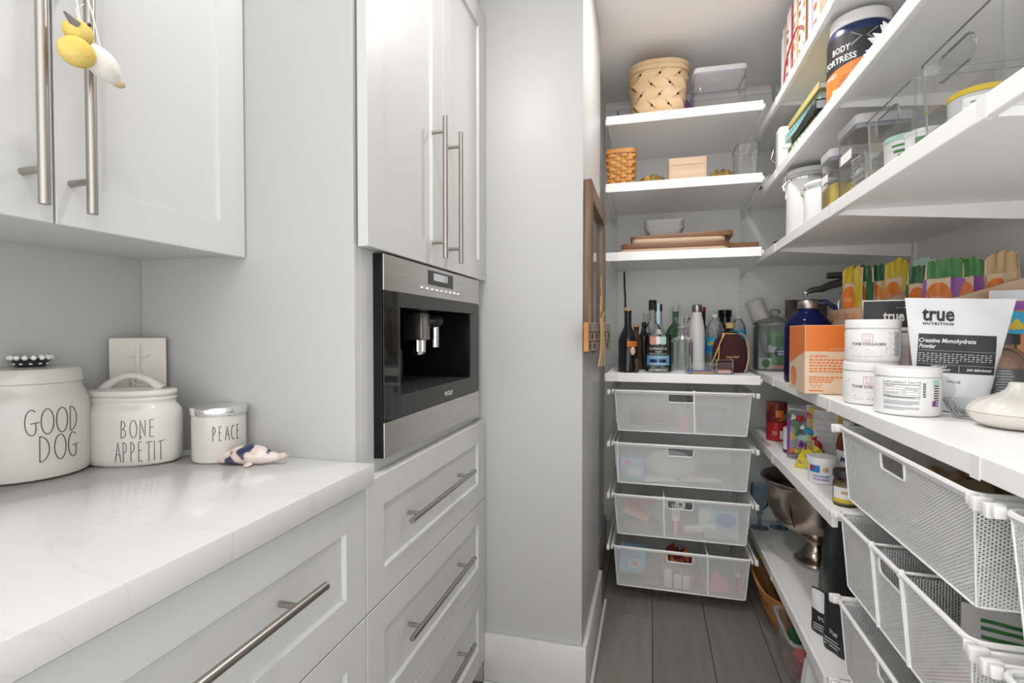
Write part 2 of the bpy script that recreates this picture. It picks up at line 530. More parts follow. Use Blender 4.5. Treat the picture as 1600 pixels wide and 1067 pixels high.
# ------------------------------------------------------------------ shaker fronts (facing +X)
def shaker(y0, y1, z0, z1, xf, th=.02, st=.062, rail=None, rec=.008):
    rail = rail or st
    mb = MB(); bm = mb.bm
    O = [(y0, z0), (y1, z0), (y1, z1), (y0, z1)]
    I = [(y0 + st, z0 + rail), (y1 - st, z0 + rail), (y1 - st, z1 - rail), (y0 + st, z1 - rail)]
    I2 = [(y0 + st + .003, z0 + rail + .003), (y1 - st - .003, z0 + rail + .003), (y1 - st - .003, z1 - rail - .003), (y0 + st + .003, z1 - rail - .003)]
    e = .0012
    Oe = [(y0 + e, z0 + e), (y1 - e, z0 + e), (y1 - e, z1 - e), (y0 + e, z1 - e)]
    B = [bm.verts.new((xf - th, *p)) for p in O]
    A = [bm.verts.new((xf - e, *p)) for p in O]
    F = [bm.verts.new((xf, *p)) for p in Oe]
    J = [bm.verts.new((xf, *p)) for p in I]
    K = [bm.verts.new((xf - rec, *p)) for p in I2]
    for P, Q in ((B, A), (A, F), (F, J), (J, K)):
        for i in range(4): bm.faces.new((P[i], P[(i + 1) % 4], Q[(i + 1) % 4], Q[i]))
    bm.faces.new(K); bm.faces.new(B[::-1])
    return mb
def bar_handle(parent, p0, p1, posts, xf, r=.006, off=.033):
    # round bar from p0 to p1 (y,z) with two standoffs
    mb = MB()
    a, b = Vector((xf + off, *p0)), Vector((xf + off, *p1))
    d = (b - a).normalized() * .0012
    mb.tube([a, a + d * .01, b - d * .01, b], lambda t: r, 16)
    for q in posts: mb.tube([(xf, *q), (xf + off, *q)], .0048, 12)
    return mb.build('handle', 'nickel', parent, angle=50)

# upper wall cabinet above the counter
uc = thing('wall_cabinet', 'white two-door wall cabinet above the canisters, long steel bar handles', 'cabinet', (0, 0, 0))
MB().box(-1.066, -.812, -.12, .860, 1.318, 2.17, .001).build('body', 'paint', uc, smooth=False)
d = shaker(.5195, .860, 1.312, 2.168, -.79, .021, .062, .06).build('door', 'paint', uc, smooth=False)
bar_handle(d, (.5385, 1.327), (.5385, 1.712), ((.5385, 1.372), (.5385, 1.655)), -.79, .0066, .040)
d = shaker(.165, .5165, 1.312, 2.168, -.79, .021, .062, .06).build('door', 'paint', uc, smooth=False)
bar_handle(d, (.480, 1.327), (.480, 1.712), ((.480, 1.372), (.480, 1.655)), -.79, .0066, .040)
d = shaker(-.12, .162, 1.312, 2.168, -.79, .021, .062, .06).build('door', 'paint', uc, smooth=False)

# base cabinet with drawers and the quartz top
bc = thing('base_cabinet', 'white base cabinet under the stone worktop, wide shaker drawers', 'cabinet', (0, 0, 0))
MB().box(-1.066, -.541, -.32, .856, .095, .874).build('body', 'paint', bc, smooth=False)
MB().box(-1.066, -.60, -.32, .856, 0, .095).build('toe_kick', 'paint', bc, smooth=False)
for z0, z1 in ((.6235, .868), (.3595, .6205), (.095, .3565)):
    d = shaker(.0, .8575, z0, z1, -.52, .02, .064, .062).build('drawer', 'paint', bc, smooth=False)
    zz = z0 + .147 if z1 > .8 else z0 + .15
    zc = .768 if z1 > .8 else (z0 + z1) / 2 + .016
    bar_handle(d, (.175, zc), (.688, zc), ((.235, zc), (.624, zc)), -.52, .0065)
ct = MB().box(-1.066, -.503, -.34, .8615, .8765, .915, .0025).build('worktop', 'quartz')
tag(ct, 'white veined stone worktop carrying the cream canisters', 'worktop')

# tall cabinet with the built-in coffee machine
tc_ = thing('tall_cabinet', 'tall white cabinet around the built-in coffee machine, doors above and drawers below', 'cabinet', (0, 0, 0))
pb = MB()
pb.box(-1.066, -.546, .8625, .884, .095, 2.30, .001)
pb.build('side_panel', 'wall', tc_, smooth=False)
ff = MB()
ff.box(-.548, -.545, .884, .905, .095, 2.30); ff.box(-.56, -.5455, .8635, .9335, .880, 1.33, .001)
ff.box(-.56, -.5455, 1.5265, 1.590, .880, 1.33, .001)
ff.box(-.575, -.5455, .9335, 1.5265, .864, .9035, .001); ff.box(-.575, -.5455, .9335, 1.5265, 1.3235, 1.36, .001)
ff.build('face_frame', 'paint', tc_, smooth=False)
MB().box(-1.066, -.5605, 1.570, 1.590, .095, 2.30).build('side_panel', 'paint', tc_, smooth=False)
MB().box(-1.06, -.561, .885, 1.569, 1.345, 2.28).build('body', 'paint', tc_, smooth=False)
MB().box(-1.06, -.561, .885, 1.569, .11, .862).build('body', 'paint', tc_, smooth=False)
MB().box(-1.06, -.60, .8625, 1.590, 0, .094).build('toe_kick', 'paint', tc_, smooth=False)
MB().box(-.56, -.5415, .8625, 1.590, 2.176, 2.30, .001).build('filler', 'paint', tc_, smooth=False)
MB().box(-.60, -.53, .8625, 1.590, 2.301, 2.374, .001).build('crown', 'paint', tc_, smooth=False)
d = shaker(.870, 1.2345, 1.3265, 2.172, -.52, .0205, .063, .060).build('door', 'paint', tc_, smooth=False)
bar_handle(d, (1.170, 1.343), (1.170, 1.687), ((1.170, 1.382), (1.170, 1.650)), -.52, .006, .034)
d = shaker(1.2375, 1.587, 1.3265, 2.172, -.52, .0205, .063, .060).build('door', 'paint', tc_, smooth=False)
bar_handle(d, (1.231 + .045, 1.343), (1.231 + .045, 1.687), ((1.276, 1.382), (1.276, 1.650)), -.52, .006, .034)
for z0, z1, hz in ((.6235, .877, .763), (.3595, .6205, .511), (.095, .3565, .258)):
    d = shaker(.8610, 1.578, z0, z1, -.52, .0245, .066, .062).build('drawer', 'paint', tc_, smooth=False)
    bar_handle(d, (.983, hz), (1.386, hz), ((1.032, hz), (1.335, hz)), -.52, .006)

# coffee machine (faces +X)
cm = thing('coffee_machine', 'built-in stainless and black glass coffee machine in the tall cabinet', 'coffee machine', (-.525, .93, .905))
def cb(name, mat, y0, y1, z0, z1, x0, x1, bev=.0008, parent=cm):
    return MB().box(x0, x1, y0, y1, z0, z1, bev).build(name, mat, parent, smooth=False)
HZ = .4165
cb('housing', 'blackgloss', .002, .595, .000, .070, -.30, -.001)
cb('housing', 'blackgloss', .002, .595, .312, HZ, -.30, -.001)
cb('housing', 'blackgloss', .002, .073, .0705, .3115, -.30, -.001)
cb('housing', 'blackgloss', .518, .595, .0705, .3115, -.30, -.001)
cb('back_wall', 'blackmatte', .0735, .5175, .0705, .3115, -.30, -.262)
cb('control_panel', 'steel', .0035, .596, .343, HZ, 0, .003)
dp = cb('display', 'blackglass', .219, .376, .373, .408, .0032, .0042)
cb('screen', 'papergrey', .248, .337, .385, .403, .0043, .0047, 0, dp)
for k in range(9):
    y = .182 + .234 * k / 8
    b_ = MB(); b_.lathe([(0, .004), (.0038, .0035), (.0048, 0)], 16)
    b_.build('button', 'chrome', cm, loc=(.003, y, .362), rot=(0, PI / 2, 0))
cb('glass_band', 'blackglass', .0035, .596, .3115, .3425, 0, .003)
cb('glass_column', 'blackglass', .0035, .0735, .0735, .311, 0, .003)
cb('glass_column', 'blackglass', .5165, .596, .0735, .311, 0, .003)
cb('drip_front', 'blackglass', .0750, .5150, .0735, .1215, 0, .003)
cb('lower_panel', 'steel', .0035, .596, .000, .0725, 0, .003)
g = MB()
for k in range(26): g.box(-.25 + k * .0095, -.246 + k * .0095, .08, .51, .1165, .1205)
g.box(-.255, -.003, .076, .08, .114, .121); g.box(-.255, -.003, .51, .514, .114, .121)
g.build('drip_grate', 'darkmetal', cm, smooth=False)
text(cm, 'WOLF', .016, 'lightgrey', (.0034, .345, .089), (0, 1, 0), (0, 0, 1), weight=.0006, width=.058)
s_ = MB(); s_.box(-.11, -.055, .305, .360, .235, .3105, .006); s_.build('dispenser_head', 'nickel', cm)
s2 = MB()
s2.tube([(-.075, .318, .236), (-.075, .318, .203)], .010, 14); s2.tube([(-.075, .348, .236), (-.075, .348, .203)], .010, 14)
s2.box(-.083, -.067, .306, .360, .196, .206, .003)
s2.build('coffee_spout', 'chrome', cm)
s3 = MB(); s3.tube([(-.06, .398, .292), (-.06, .398, .215)], .012, 16); s3.build('steam_wand', 'chrome', cm)
s4 = MB(); s4.sphere((-.07, .398, .288), (.034, .036, .022)); s4.build('wand_mount', 'black', cm)
s5 = MB(); s5.lathe([(0, 0), (.052, .001), (.055, .01), (.055, .085), (.04, .095), (0, .096)], 28); s5.build('milk_jug', 'darkmetal', cm, loc=(-.17, .30, .122))
s6 = MB(); s6.tube([(-.08, .085, .122), (-.08, .085, .225)], .016, 16); s6.sphere((-.08, .085, .226), .016); s6.build('water_tube', 'darkmetal', cm)
s7 = MB(); s7.box(-.255, -.2, .43, .45, .122, .31, .004); s7.build('inner_rib', 'black', cm)
s8 = MB(); s8.tube([(-.12, .45, .31), (-.12, .45, .26), (-.11, .45, .24)], .006, 10); s8.sphere((-.12, .45, .236), .009); s8.build('hot_water_pipe', 'chrome', cm)

# ------------------------------------------------------------------ things on the worktop
ZT = .9155
def canister(loc, prof, lidprof, label, rot=0, sx=1, sy=1, sq=0, seg=56):
    t = thing('ceramic_canister', label, 'canister', (*loc, ZT), rot, 'cream lettered canisters on the worktop')
    MB().lathe(prof, seg, sx=sx, sy=sy, sq=sq).build('body', 'ceramic', t)
    return t
# round canister
R1 = .0865
g1 = (-1.052, .641)
t1 = canister(g1, [(0, 0), (.076, .0), (.0835, .004), (.086, .014), (R1, .03), (R1, .118), (.0855, .130), (.080, .143), (.0755, .151), (.0745, .160), (.070, .160), (.070, .15), (0, .149)], None, 'large round cream canister lettered GOOD DOG at the left edge')
MB().lathe([(0, .159), (.074, .1595), (.0775, .162), (.0755, .181), (.072, .185), (.05, .187), (0, .187)], 56).build('lid', 'ceramic', t1)
a1 = camdir(*g1) + .19
def wrap1(r, z0, a):
    return lambda u, v: (r * math.cos(a + u / r), r * math.sin(a + u / r), z0 + v)
mb = MB()
strokes(mb, 'GOOD', -.021, .078, .0172, .042, .003, wrap1(R1 + .0002, 0, a1), .0007, {'G': 1.0, 'D': .95})
strokes(mb, 'DOG', -.004, .033, .0172, .042, .003, wrap1(R1 + .0002, 0, a1), .0007)
mb.build('lettering', 'letter', t1)
# oval canister (long axis turned towards the aisle)
g2 = (-.957, .754)
A2, B2 = .087, .049
rot2 = math.radians(20)
t2 = canister(g2, [(0, 0), (.86, .0), (.95, .004), (.99, .014), (1.0, .028), (1.0, .088), (.975, .101), (.90, .109), (.865, .113), (.862, .118), (.885, .121), (.885, .124), (.86, .1265), (.80, .1265), (0, .125)], None, 'oval cream canister with looped lid lettered BONE APPÉTIT', rot2, A2, B2, 2.2)
lid = MB().lathe([(0, .127), (.86, .127), (.895, .130), (.90, .134), (.87, .1385), (.6, .141), (0, .142)], 56, sx=A2, sy=B2, sq=2.2).build('lid', 'ceramic', t2)
lp = MB()
lp.tube([(-.052 + .104 * i / 16, 0, .137 + .027 * math.sin(PI * i / 16) ** .8) for i in range(17)], lambda t: .0065 + .004 * abs(2 * t - 1) ** 3, 12)
lp.build('loop_handle', 'ceramic', lid)
def oval_fn(off_a, z0):
    # arc-length walk along the oval wall (local frame, front = -y side)
    N = 400
    P_ = []
    for i in range(N + 1):
        a = -PI + PI * i / N
        c, s = math.cos(a), math.sin(a)
        k = (abs(c) ** 2.2 + abs(s) ** 2.2) ** (-1 / 2.2)
        P_.append((A2 * 1.003 * c * k, B2 * 1.004 * s * k))
    Ls = [0]
    for p, q in zip(P_, P_[1:]): Ls.append(Ls[-1] + math.dist(p, q))
    mid = Ls[N // 2] + off_a
    def fn(u, v):
        t = mid + u
        i = 0
        lo, hi = 0, N - 1
        while lo < hi:
            m_ = (lo + hi + 1) // 2
            if Ls[m_] <= t: lo = m_
            else: hi = m_ - 1
        f = (t - Ls[lo]) / max(1e-9, Ls[lo + 1] - Ls[lo])
        p, q = P_[lo], P_[lo + 1]
        return (p[0] + (q[0] - p[0]) * f, p[1] + (q[1] - p[1]) * f, z0 + v)
    return fn
fn2 = oval_fn(.039, 0)
mb = MB()
strokes(mb, 'BONE', -.030, .054, .0115, .032, .0036, fn2, .0006)
strokes(mb, 'APPÉTIT', -.040, .010, .0105, .036, .0020, fn2, .0006)
mb.build('lettering', 'letter', t2)
# candle jar
g3 = (-.815, .815)
t3 = thing('candle_jar', 'small cream candle jar lettered PEACE with a polished metal lid', 'candle', (*g3, ZT), 0)
R3 = .0475
MB().lathe([(0, 0), (.043, 0), (.0465, .003), (R3, .010), (R3, .084), (.0465, .0895), (.042, .0895), (.042, .085), (0, .085)], 48).build('body', 'ceramic', t3)
MB().lathe([(0, .089), (.0485, .089), (.0495, .0905), (.0495, .1025), (.048, .1045), (0, .105)], 48).build('lid', 'chrome', t3)
a3 = camdir(*g3) + .30
mb = MB(); strokes(mb, 'PEACE', -.026, .043, .0078, .027, .0028, wrap1(R3 + .0002, 0, a3), .0006)
mb.build('lettering', 'letter', t3)
# relief plaque leaning in the corner
t = thing('relief_plaque', 'whitewashed wooden block with a raised cross behind the oval canister', 'plaque', (-1.022, .820, ZT), math.radians(46))
MB().box(-.0475, .0475, -.012, .008, 0, .235, .001).build('block', 'plaque', t, smooth=False)
mb = MB()
F_ = -.0125
mb.loft([[(-.0022, F_ + .002, .135), (.0022, F_ + .002, .135), (.0022, F_ - .0045, .135), (-.0022, F_ - .0045, .135)], [(-.0030, F_ + .002, .222), (.0030, F_ + .002, .222), (.0030, F_ - .0045, .222), (-.0030, F_ - .0045, .222)]])
mb.loft([[(-.020, F_ + .002, .197), (-.020, F_ - .0040, .197), (-.020, F_ - .0040, .200), (-.020, F_ + .002, .200)], [(.020, F_ + .002, .198), (.020, F_ - .0040, .198), (.020, F_ - .0040, .201), (.020, F_ + .002, .201)]])
for i in range(10): mb.sphere((random.uniform(-.011, .011), F_, .148 + random.uniform(-.014, .018)), (.0050, .0055, .0060), 8, 6)
mb.build('relief', 'plaque', t)
# little beaded dish on the lid
t = thing('beaded_dish', 'tiny black patterned dish rimmed with white beads on the round canister lid', 'dish', (g1[0] + .004, g1[1] + .004, ZT + .1872))
MB().lathe([(0, 0), (.020, 0), (.021, .002), (.027, .013), (.026, .014), (.019, .004), (0, .003)], 32).build('dish', 'lace_black', t)
for k in range(15):
    a = 2 * PI * k / 15
    MB().sphere((.0272 * math.cos(a), .0272 * math.sin(a), .016), .0043, 10, 8).build('bead', 'bead', t)
mb = MB()
for k in range(11):
    a = 2 * PI * k / 11
    mb.sphere((.0222 * math.cos(a), .0222 * math.sin(a), .0055), (.003, .003, .0017), 8, 6)
mb.build('dots', 'bead', t)
# glazed fish ornament
t = thing('glazed_fish', 'small glazed pottery fish blotched navy, blush and white beside the candle jar', 'ornament', (-.726, .800, ZT), math.radians(14))
mfish = pm('fish_glaze', (.52, .42, .38), .15, coat=.6)
n_, l_ = nodes_of(mfish)
b_ = n_['Principled BSDF']
tcn = n_.new('ShaderNodeTexCoord'); vo = n_.new('ShaderNodeTexVoronoi'); vo.inputs['Scale'].default_value = 42
nz = n_.new('ShaderNodeTexNoise'); nz.inputs['Scale'].default_value = 40
l_.new(tcn.outputs['Object'], nz.inputs[0]); l_.new(nz.outputs['Color'], vo.inputs['Vector'])
vo2 = n_.new('ShaderNodeTexNoise'); vo2.inputs['Scale'].default_value = 38; vo2.inputs['Detail'].default_value = 1
l_.new(tcn.outputs['Object'], vo2.inputs[0])
rr = n_.new('ShaderNodeValToRGB'); e = rr.color_ramp.elements
e[0].position = .42; e[0].color = (.02, .035, .09, 1); e[1].position = .47; e[1].color = (.60, .46, .40, 1)
q = e.new(.60); q.color = (.66, .58, .54, 1)
l_.new(vo2.outputs['Fac'], rr.inputs[0]); l_.new(rr.outputs[0], b_.inputs['Base Color'])
prof = [(-.066, .0015, .004, .004), (-.060, .007, .008, .006), (-.045, .014, .014, .009), (-.025, .020, .020, .013), (0, .022, .022, .015), (.022, .018, .019, .013), (.040, .010, .012, .011), (.052, .006, .008, .011), (.062, .010, .007, .014), (.070, .004, .004, .017)]
rings = []
for x, wy, hz, zc in prof:
    rings.append([(x, wy * math.cos(2 * PI * k / 16), max(0.0, zc + hz * math.sin(2 * PI * k / 16) * (1 if math.sin(2 * PI * k / 16) > 0 else .75))) for k in range(16)])
MB().loft(rings).build('body', mfish, t)
mb = MB(); mb.frustum([(-.006, -.018, .003), (.012, -.018, .003), (.006, -.016, .010)], [(.000, -.030, .001), (.008, -.030, .001), (.004, -.029, .003)])
mb.build('fin', mfish, t)
MB().sphere((-.002, -.0130, .0305), .0025, 10, 8).build('eye', 'letter', t)

# felt bird and ball hanging on the door handle
t = thing('felt_ornament', 'hanging felt bird with yellow head, white body and a yellow felt ball', 'ornament', (-.724, .503, 1.507))
# head, beak, body, tail, ball (local: +y to the right in view, +x towards the aisle)
mb = MB(); mb.sphere((.004, .000, .046), (.015, .017, .015)); mb.build('head', 'felt_y', t)
mb = MB(); mb.tube([(.012, -.008, .049), (.013, -.023, .0575)], lambda k: .0052 * (1 - k) + .0012, 10); mb.build('beak', 'felt_g', t)
MB().sphere((.016, .005, .056), .0024, 10, 8).build('eye', 'letter', t)
rings = []
for i in range(13):
    k = i / 12
    c = Vector((.004, .010 + .040 * k, .034 - .030 * k)); rr_ = .0175 * math.sin(PI * (.10 + .84 * k)) ** .7
    ax = Vector((0, .8, -.6)); u = Vector((1, 0, 0)); v = ax.cross(u)
    rings.append([c + (u * math.cos(2 * PI * j / 18) + v * math.sin(2 * PI * j / 18)) * rr_ for j in range(18)])
MB().loft(rings).build('body', 'felt_w', t)
MB().sphere((.004, .0515, .0035), (.007, .0085, .006)).build('tail', 'felt_tan', t)
MB().sphere((.006, -.004, .018), (.018, .0205, .0185)).build('ball', 'felt_y', t)
mb = MB()
mb.tube([(.004, .022, .040), (-.012, .014, .070), (-.022, .010, .135), (-.030, .012, .160)], .0008, 6)
mb.tube([(.004, .028, .037), (-.006, .024, .090), (-.022, .018, .135), (-.030, .020, .160)], .0008, 6)
mb.tube([(.000, .006, .058), (-.015, .010, .085), (-.02, .024, .100)], .0006, 6)
mb.tube([(-.028, .004, .158), (-.017, .010, .160), (-.028, .024, .162)], .0008, 6)
mb.build('string', 'string', t)
# ------------------------------------------------------------------ shelf standards and shelves
def standard(label, loc, rz, z0, z1):
    # slotted upright: two rows of real slots between three strips
    t = thing('shelf_standard', label, 'shelf upright', loc, rz, 'slotted uprights of the shelving')
    mb = MB()
    for x0, x1 in ((-.0125, -.0085), (-.0015, .0015), (.0085, .0125)): mb.box(x0, x1, -.012, -.0095, z0, z1)
    z = z0
    while z < z1:
        mb.box(-.0086, .0086, -.0118, -.0097, z, z + .009); z += .0254
    mb.box(-.0125, -.011, -.0096, -.0005, z0, z1); mb.box(.011, .0125, -.0096, -.0005, z0, z1)
    mb.build('channel', 'shelf', t, smooth=False)
    return t
standard('slotted white upright on the back wall at the left, behind the tall bottles', (-.183, YB, 0), 0, .02, 2.33)
standard('slotted white upright on the back wall at the right, beside the leaning cup sleeve', (.436, YB, 0), 0, .02, 2.33)
for y, nm in ((2.2, 'behind the white clamp canister'), (1.55, 'above the snack pouches'), (.90, 'nearest the viewpoint')):
    standard('slotted white upright on the right wall ' + nm, (XR, y, 0), -PI / 2, .02, 2.33)
mb = MB().box(-.24, XR - .001, YB - .009, YB - .0005, 2.333, 2.353, .001)
tag(mb.build('hang_rail', 'shelf', smooth=False), 'white hanging rail along the top of the back wall', 'rail')

YF = 2.255
XBL, XBR = -.188, .424
def bracket(parent, x, zt, y0, y1, h0, h1, th=.0035):
    MB().prism([(x - th / 2, y0, zt), (x - th / 2, y1, zt), (x - th / 2, y1, zt - h1), (x - th / 2, y1 - .06, zt - h1 * .92), (x - th / 2, y0 + .02, zt - h0), (x - th / 2, y0, zt - h0)], (th, 0, 0)).build('bracket', 'shelf', parent, smooth=False)
BACKZ = [2.080, 1.794, 1.500, .983]
nm = ['carrying the lattice basket', 'carrying the small orange basket and box', 'carrying the wooden boards', 'carrying the bottles']
for z, s_ in zip(BACKZ, nm):
    t = thing('back_shelf', 'white shelf on the back wall ' + s_, 'shelf', (0, 0, 0), 0, 'shelves on the back wall')
    MB().box(XBL + .004, XBR - .004, YF + .0025, YB - .0015, z - .018, z).build('board', 'shelf', t, smooth=False)
    MB().box(XBL, XBR, YF - .012, YF + .002, z - .036, z + .0015, .002).build('front_edge', 'shelf', t, smooth=False)
    MB().box(XBL - .003, XBL + .05, YF - .0135, YF - .0121, z - .035, z + .0005, .0005).build('edge_clip', 'plastic', t, smooth=False)
    mb = MB(); mb.box(XBR + .0003, XBR + .0085, YF - .008, YF + .012, z - .028, z - .010, .003); mb.box(XBL - .0085, XBL - .0003, YF - .008, YF + .012, z - .032, z - .008, .003)
    mb.build('end_cap', 'plastic', t)
    bracket(t, XBL + .006, z - .0185, YF + .004, YB - .013, .016, .058)
    bracket(t, XBR + .003, z - .0185, YF + .004, YB - .013, .016, .058)

XF = .46
def rshelf(z, y0, y1, label, seams, h=.033, rnd=0):
    t = thing('side_shelf', label, 'shelf', (0, 0, 0), 0, 'long shelves along the right wall')
    e = sorted(set([y0] + [s for s in seams if y0 + .05 < s < y1 - .05] + [y1]))
    for a, b in zip(e, e[1:]):
        MB().box(XF + .0152, XR - .0015, a + .0006, b - .0006, z - .018, z).build('board', 'shelf', t, smooth=False)
        MB().box(XF, XF + .015, a + .0003, b - .0003, z - h, z + .001, .002).build('front_edge', 'shelf', t, smooth=False)
    for s in seams:
        if y0 + .05 < s < y1 - .05:
            MB().box(XF - .0018, XF - .0002, s - .012, s + .012, z - h - .0018, z + .0002, .0004).build('edge_clip', 'plastic', t, smooth=False)
            MB().prism([(XF + .018, s - .0017, z - .0185), (XR - .013, s - .0017, z - .0185), (XR - .013, s - .0017, z - .066), (XR - .08, s - .0017, z - .062), (XF + .03, s - .0017, z - .032), (XF + .018, s - .0017, z - .032)], (0, .0034, 0)).build('bracket', 'shelf', t, smooth=False)
    return t
SE = [.90, 1.55, 2.2]
rshelf(2.066, .2, YB - .002, 'long white right wall shelf holding the upright magazines, topmost', SE)
rshelf(1.787, .2, YB - .002, 'long white right wall shelf under the protein powder tub', SE)
rshelf(1.504, .2, YB - .002, 'long white right wall shelf under the clear acrylic bins', SE)
rshelf(.983, .2, YB - .002, 'long white right wall shelf with the supplement jars and garlic keeper', SE)
rshelf(.685, 1.51, YB - .002, 'short white right wall shelf with snack bags and small jars', [2.2], .036)
rshelf(.221, 1.56, YB - .002, 'lowest white right wall shelf under the silver punch bowl', [2.2], .036)

# ------------------------------------------------------------------ wire mesh drawers
def drawer_parts(t, w0, w1, h, dep, dividers=(), pitch=.0045, wd=.0021, handle=True):
    hw0, hw1 = w0 / 2, w1 / 2
    ins = .020
    zt, zb = -.008, -h
    yF = lambda v: .004 + ins * (zt - v) / (zt - zb) * .6
    def fx(v): return hw0 - .008 + (hw1 - hw0 + .008) * (zt - v) / (zt - zb)
    hx0, hx1, hz0, hz1 = -.052, .052, -.048, zt
    fn = lambda u, v: (u, yF(v), v)
    mb = MB()
    if handle:
        mesh_fill(mb, [(-fx(zt), zt), (hx0, zt), (hx0, zb), (-fx(zb), zb)], fn, pitch, wd)
        mesh_fill(mb, [(hx1, zt), (fx(zt), zt), (fx(zb), zb), (hx1, zb)], fn, pitch, wd)
        mesh_fill(mb, [(hx0, hz0), (hx1, hz0), (hx1, zb), (hx0, zb)], fn, pitch, wd)
    else:
        mesh_fill(mb, [(-fx(zt), zt), (fx(zt), zt), (fx(zb), zb), (-fx(zb), zb)], fn, pitch, wd)
    mb.build('front_mesh', 'wire', t, smooth=False, normals=False)
    for sx in (-1, 1):
        mb = MB()
        mesh_fill(mb, [(yF(zt), zt), (dep, zt), (dep - ins * .6, zb), (yF(zb), zb)], lambda u, v: (sx * fx(v), u, v), pitch, wd)
        mb.build('side_mesh', 'wire', t, smooth=False, normals=False)
    mb = MB()
    mesh_fill(mb, [(-fx(zt), zt), (fx(zt), zt), (fx(zb), zb), (-fx(zb), zb)], lambda u, v: (u, dep - yF(v), v), pitch, wd)
    mb.build('back_mesh', 'wire', t, smooth=False, normals=False)
    mb = MB()
    mesh_fill(mb, [(-fx(zb), yF(zb)), (fx(zb), yF(zb)), (fx(zb), dep - yF(zb)), (-fx(zb), dep - yF(zb))], lambda u, v: (u, v, zb), pitch, wd)
    mb.build('bottom_mesh', 'wire', t, smooth=False, normals=False)
    mb = MB()
    mb.tube([(p[0], p[1], -.004) for p in rrect(-hw0, hw0, 0, dep, .022, 5)], .0052, 8, True)
    mb.tube([(p[0] * .985, p[1] + .003, -.0115) for p in rrect(-hw0, hw0, 0, dep - .004, .022, 5)], .0034, 6, True)
    mb.build('rim', 'plastic', t)
    mb = MB()
    mb.tube([(p[0], yF(zb), zb) if False else (p[0], p[1], zb) for p in rrect(-fx(zb), fx(zb), yF(zb), dep - yF(zb), .012, 4)], .0022, 6, True)
    for sx in (-1, 1):
        for q in (0, 1):
            mb.tube([(sx * (fx(zt) - .001), yF(zt) if q == 0 else dep - yF(zt), zt), (sx * (fx(zb) - .001), yF(zb) if q == 0 else dep - yF(zb), zb)], .0018, 6)
    mb.build('edge_wire', 'wire', t)
    if handle:
        q = [(hx0, -.006)] + [(p[0], p[1]) for p in rrect(hx0, hx1, hz0, hz0 + .05, .010, 4)[10:20]] + [(hx1, -.006)]
        MB().tube([(p[0], yF(p[1]) - .0005, p[1]) for p in q], .0028, 8).build('handle', 'plastic', t)
    for dx in dividers:
        mb = MB()
        mesh_fill(mb, [(yF(zt), zt), (dep, zt), (dep - ins * .6, zb), (yF(zb), zb)], lambda u, v: (dx, u, v), pitch, wd)
        mb.tube([(dx, .0, -.001), (dx, dep, -.001)], .003, 8)
        mb.tube([(dx, yF(zb), zb + .003), (dx, dep - yF(zb), zb + .003)], .002, 6)
        mb.tube([(dx + .0, .0005, -.010), (dx + .005, yF(zb) - .002, zb + .001)], .0042, 8)
        mb.box(dx - .006, dx + .006, -.006, .006, -.010, .004, .002)
        mb.build('divider', 'wire', t, smooth=False)
    return t
def runner(parent, x, z, dep, sgn):
    mb = MB()
    mb.box(x - .0045, x + .0045, .002, dep + .02, z - .016, z - .004, .001)
    mb.build('rail', 'shelf', parent, smooth=False)
    mb = MB()
    mb.box(x - .007, x + .007, -.012, .014, z - .020, z + .001, .003)
    mb.box(x - sgn * .016 - .004, x - sgn * .016 + .004, -.010, .006, z - .016, z + .002, .003)
    mb.build('rail_cap', 'plastic', parent)
XC = (-.160 + .402) / 2
fr = thing('drawer_frame', 'white drawer runner frame at the back wall under the bottle shelf', 'frame', (XC, YF, 0), 0)
for zr in (.911, .683, .459, .232):
    runner(fr, -.298, zr, .50, -1); runner(fr, .296, zr, .50, 1)
for sx in (-.302, .300):
    MB().box(sx - .004, sx + .004, .50, .522, .02, .93).build('leg', 'shelf', fr, smooth=False)
for z in (.03, .905):
    MB().box(-.297, .295, .505, .515, z, z + .012).build('cross_bar', 'shelf', fr, smooth=False)
cont = [((.052,), 'back wall drawer, topmost of its column, one divider right of the handle'), ((-.262,), 'second back wall drawer from the top, platter and pale blue box inside'),
        ((-.067,), 'third back wall drawer from the top, fork and napkin packs inside'), ((.110,), 'lowest back wall drawer, blue box and red bags inside')]
for zr, (dv, s_) in zip((.911, .683, .459, .232), cont):
    t = thing('mesh_drawer', 'white wire mesh ' + s_, 'drawer', (XC, YF, zr), 0, 'wire mesh drawers under the back shelf')
    drawer_parts(t, .562, .520, .178, .49, dv, .0045, .0015)

def right_col(yc, n, lab):
    fr = thing('drawer_frame', 'white drawer runner frame along the right wall ' + lab, 'frame', (XF, yc, 0), -PI / 2, 'drawer frames along the right wall')
    out = []
    for zr in (.925, .705, .485, .265)[:n]:
        runner(fr, -.298, zr, .43, -1); runner(fr, .298, zr, .43, 1)
    for sx in (-.302, .302):
        MB().box(sx - .004, sx + .004, .425, .447, .0, .94).build('leg', 'shelf', fr, smooth=False)
    for z in (.03, .90):
        MB().box(-.2975, .2975, .43, .44, z, z + .012).build('cross_bar', 'shelf', fr, smooth=False)
    return fr
right_col(1.186, 4, 'under the supplement jars')
right_col(.560, 4, 'nearest the viewpoint')
for zr, dv, s_ in ((.925, (), 'right wall mesh drawer just below the supplement shelf, bags of grain inside'),
                  (.705, (-.080, .056), 'right wall mesh drawer with two dividers and a green white pouch inside'),
                  (.485, (), 'right wall mesh drawer with brown packets inside, low down'),
                  (.265, (), 'right wall mesh drawer at the bottom of the stack')):
    t = thing('mesh_drawer', 'white ' + s_, 'drawer', (XF + .002, 1.186, zr), -PI / 2, 'wire mesh drawers along the right wall')
    drawer_parts(t, .562, .520, .178, .42, dv, .0052, .0029)
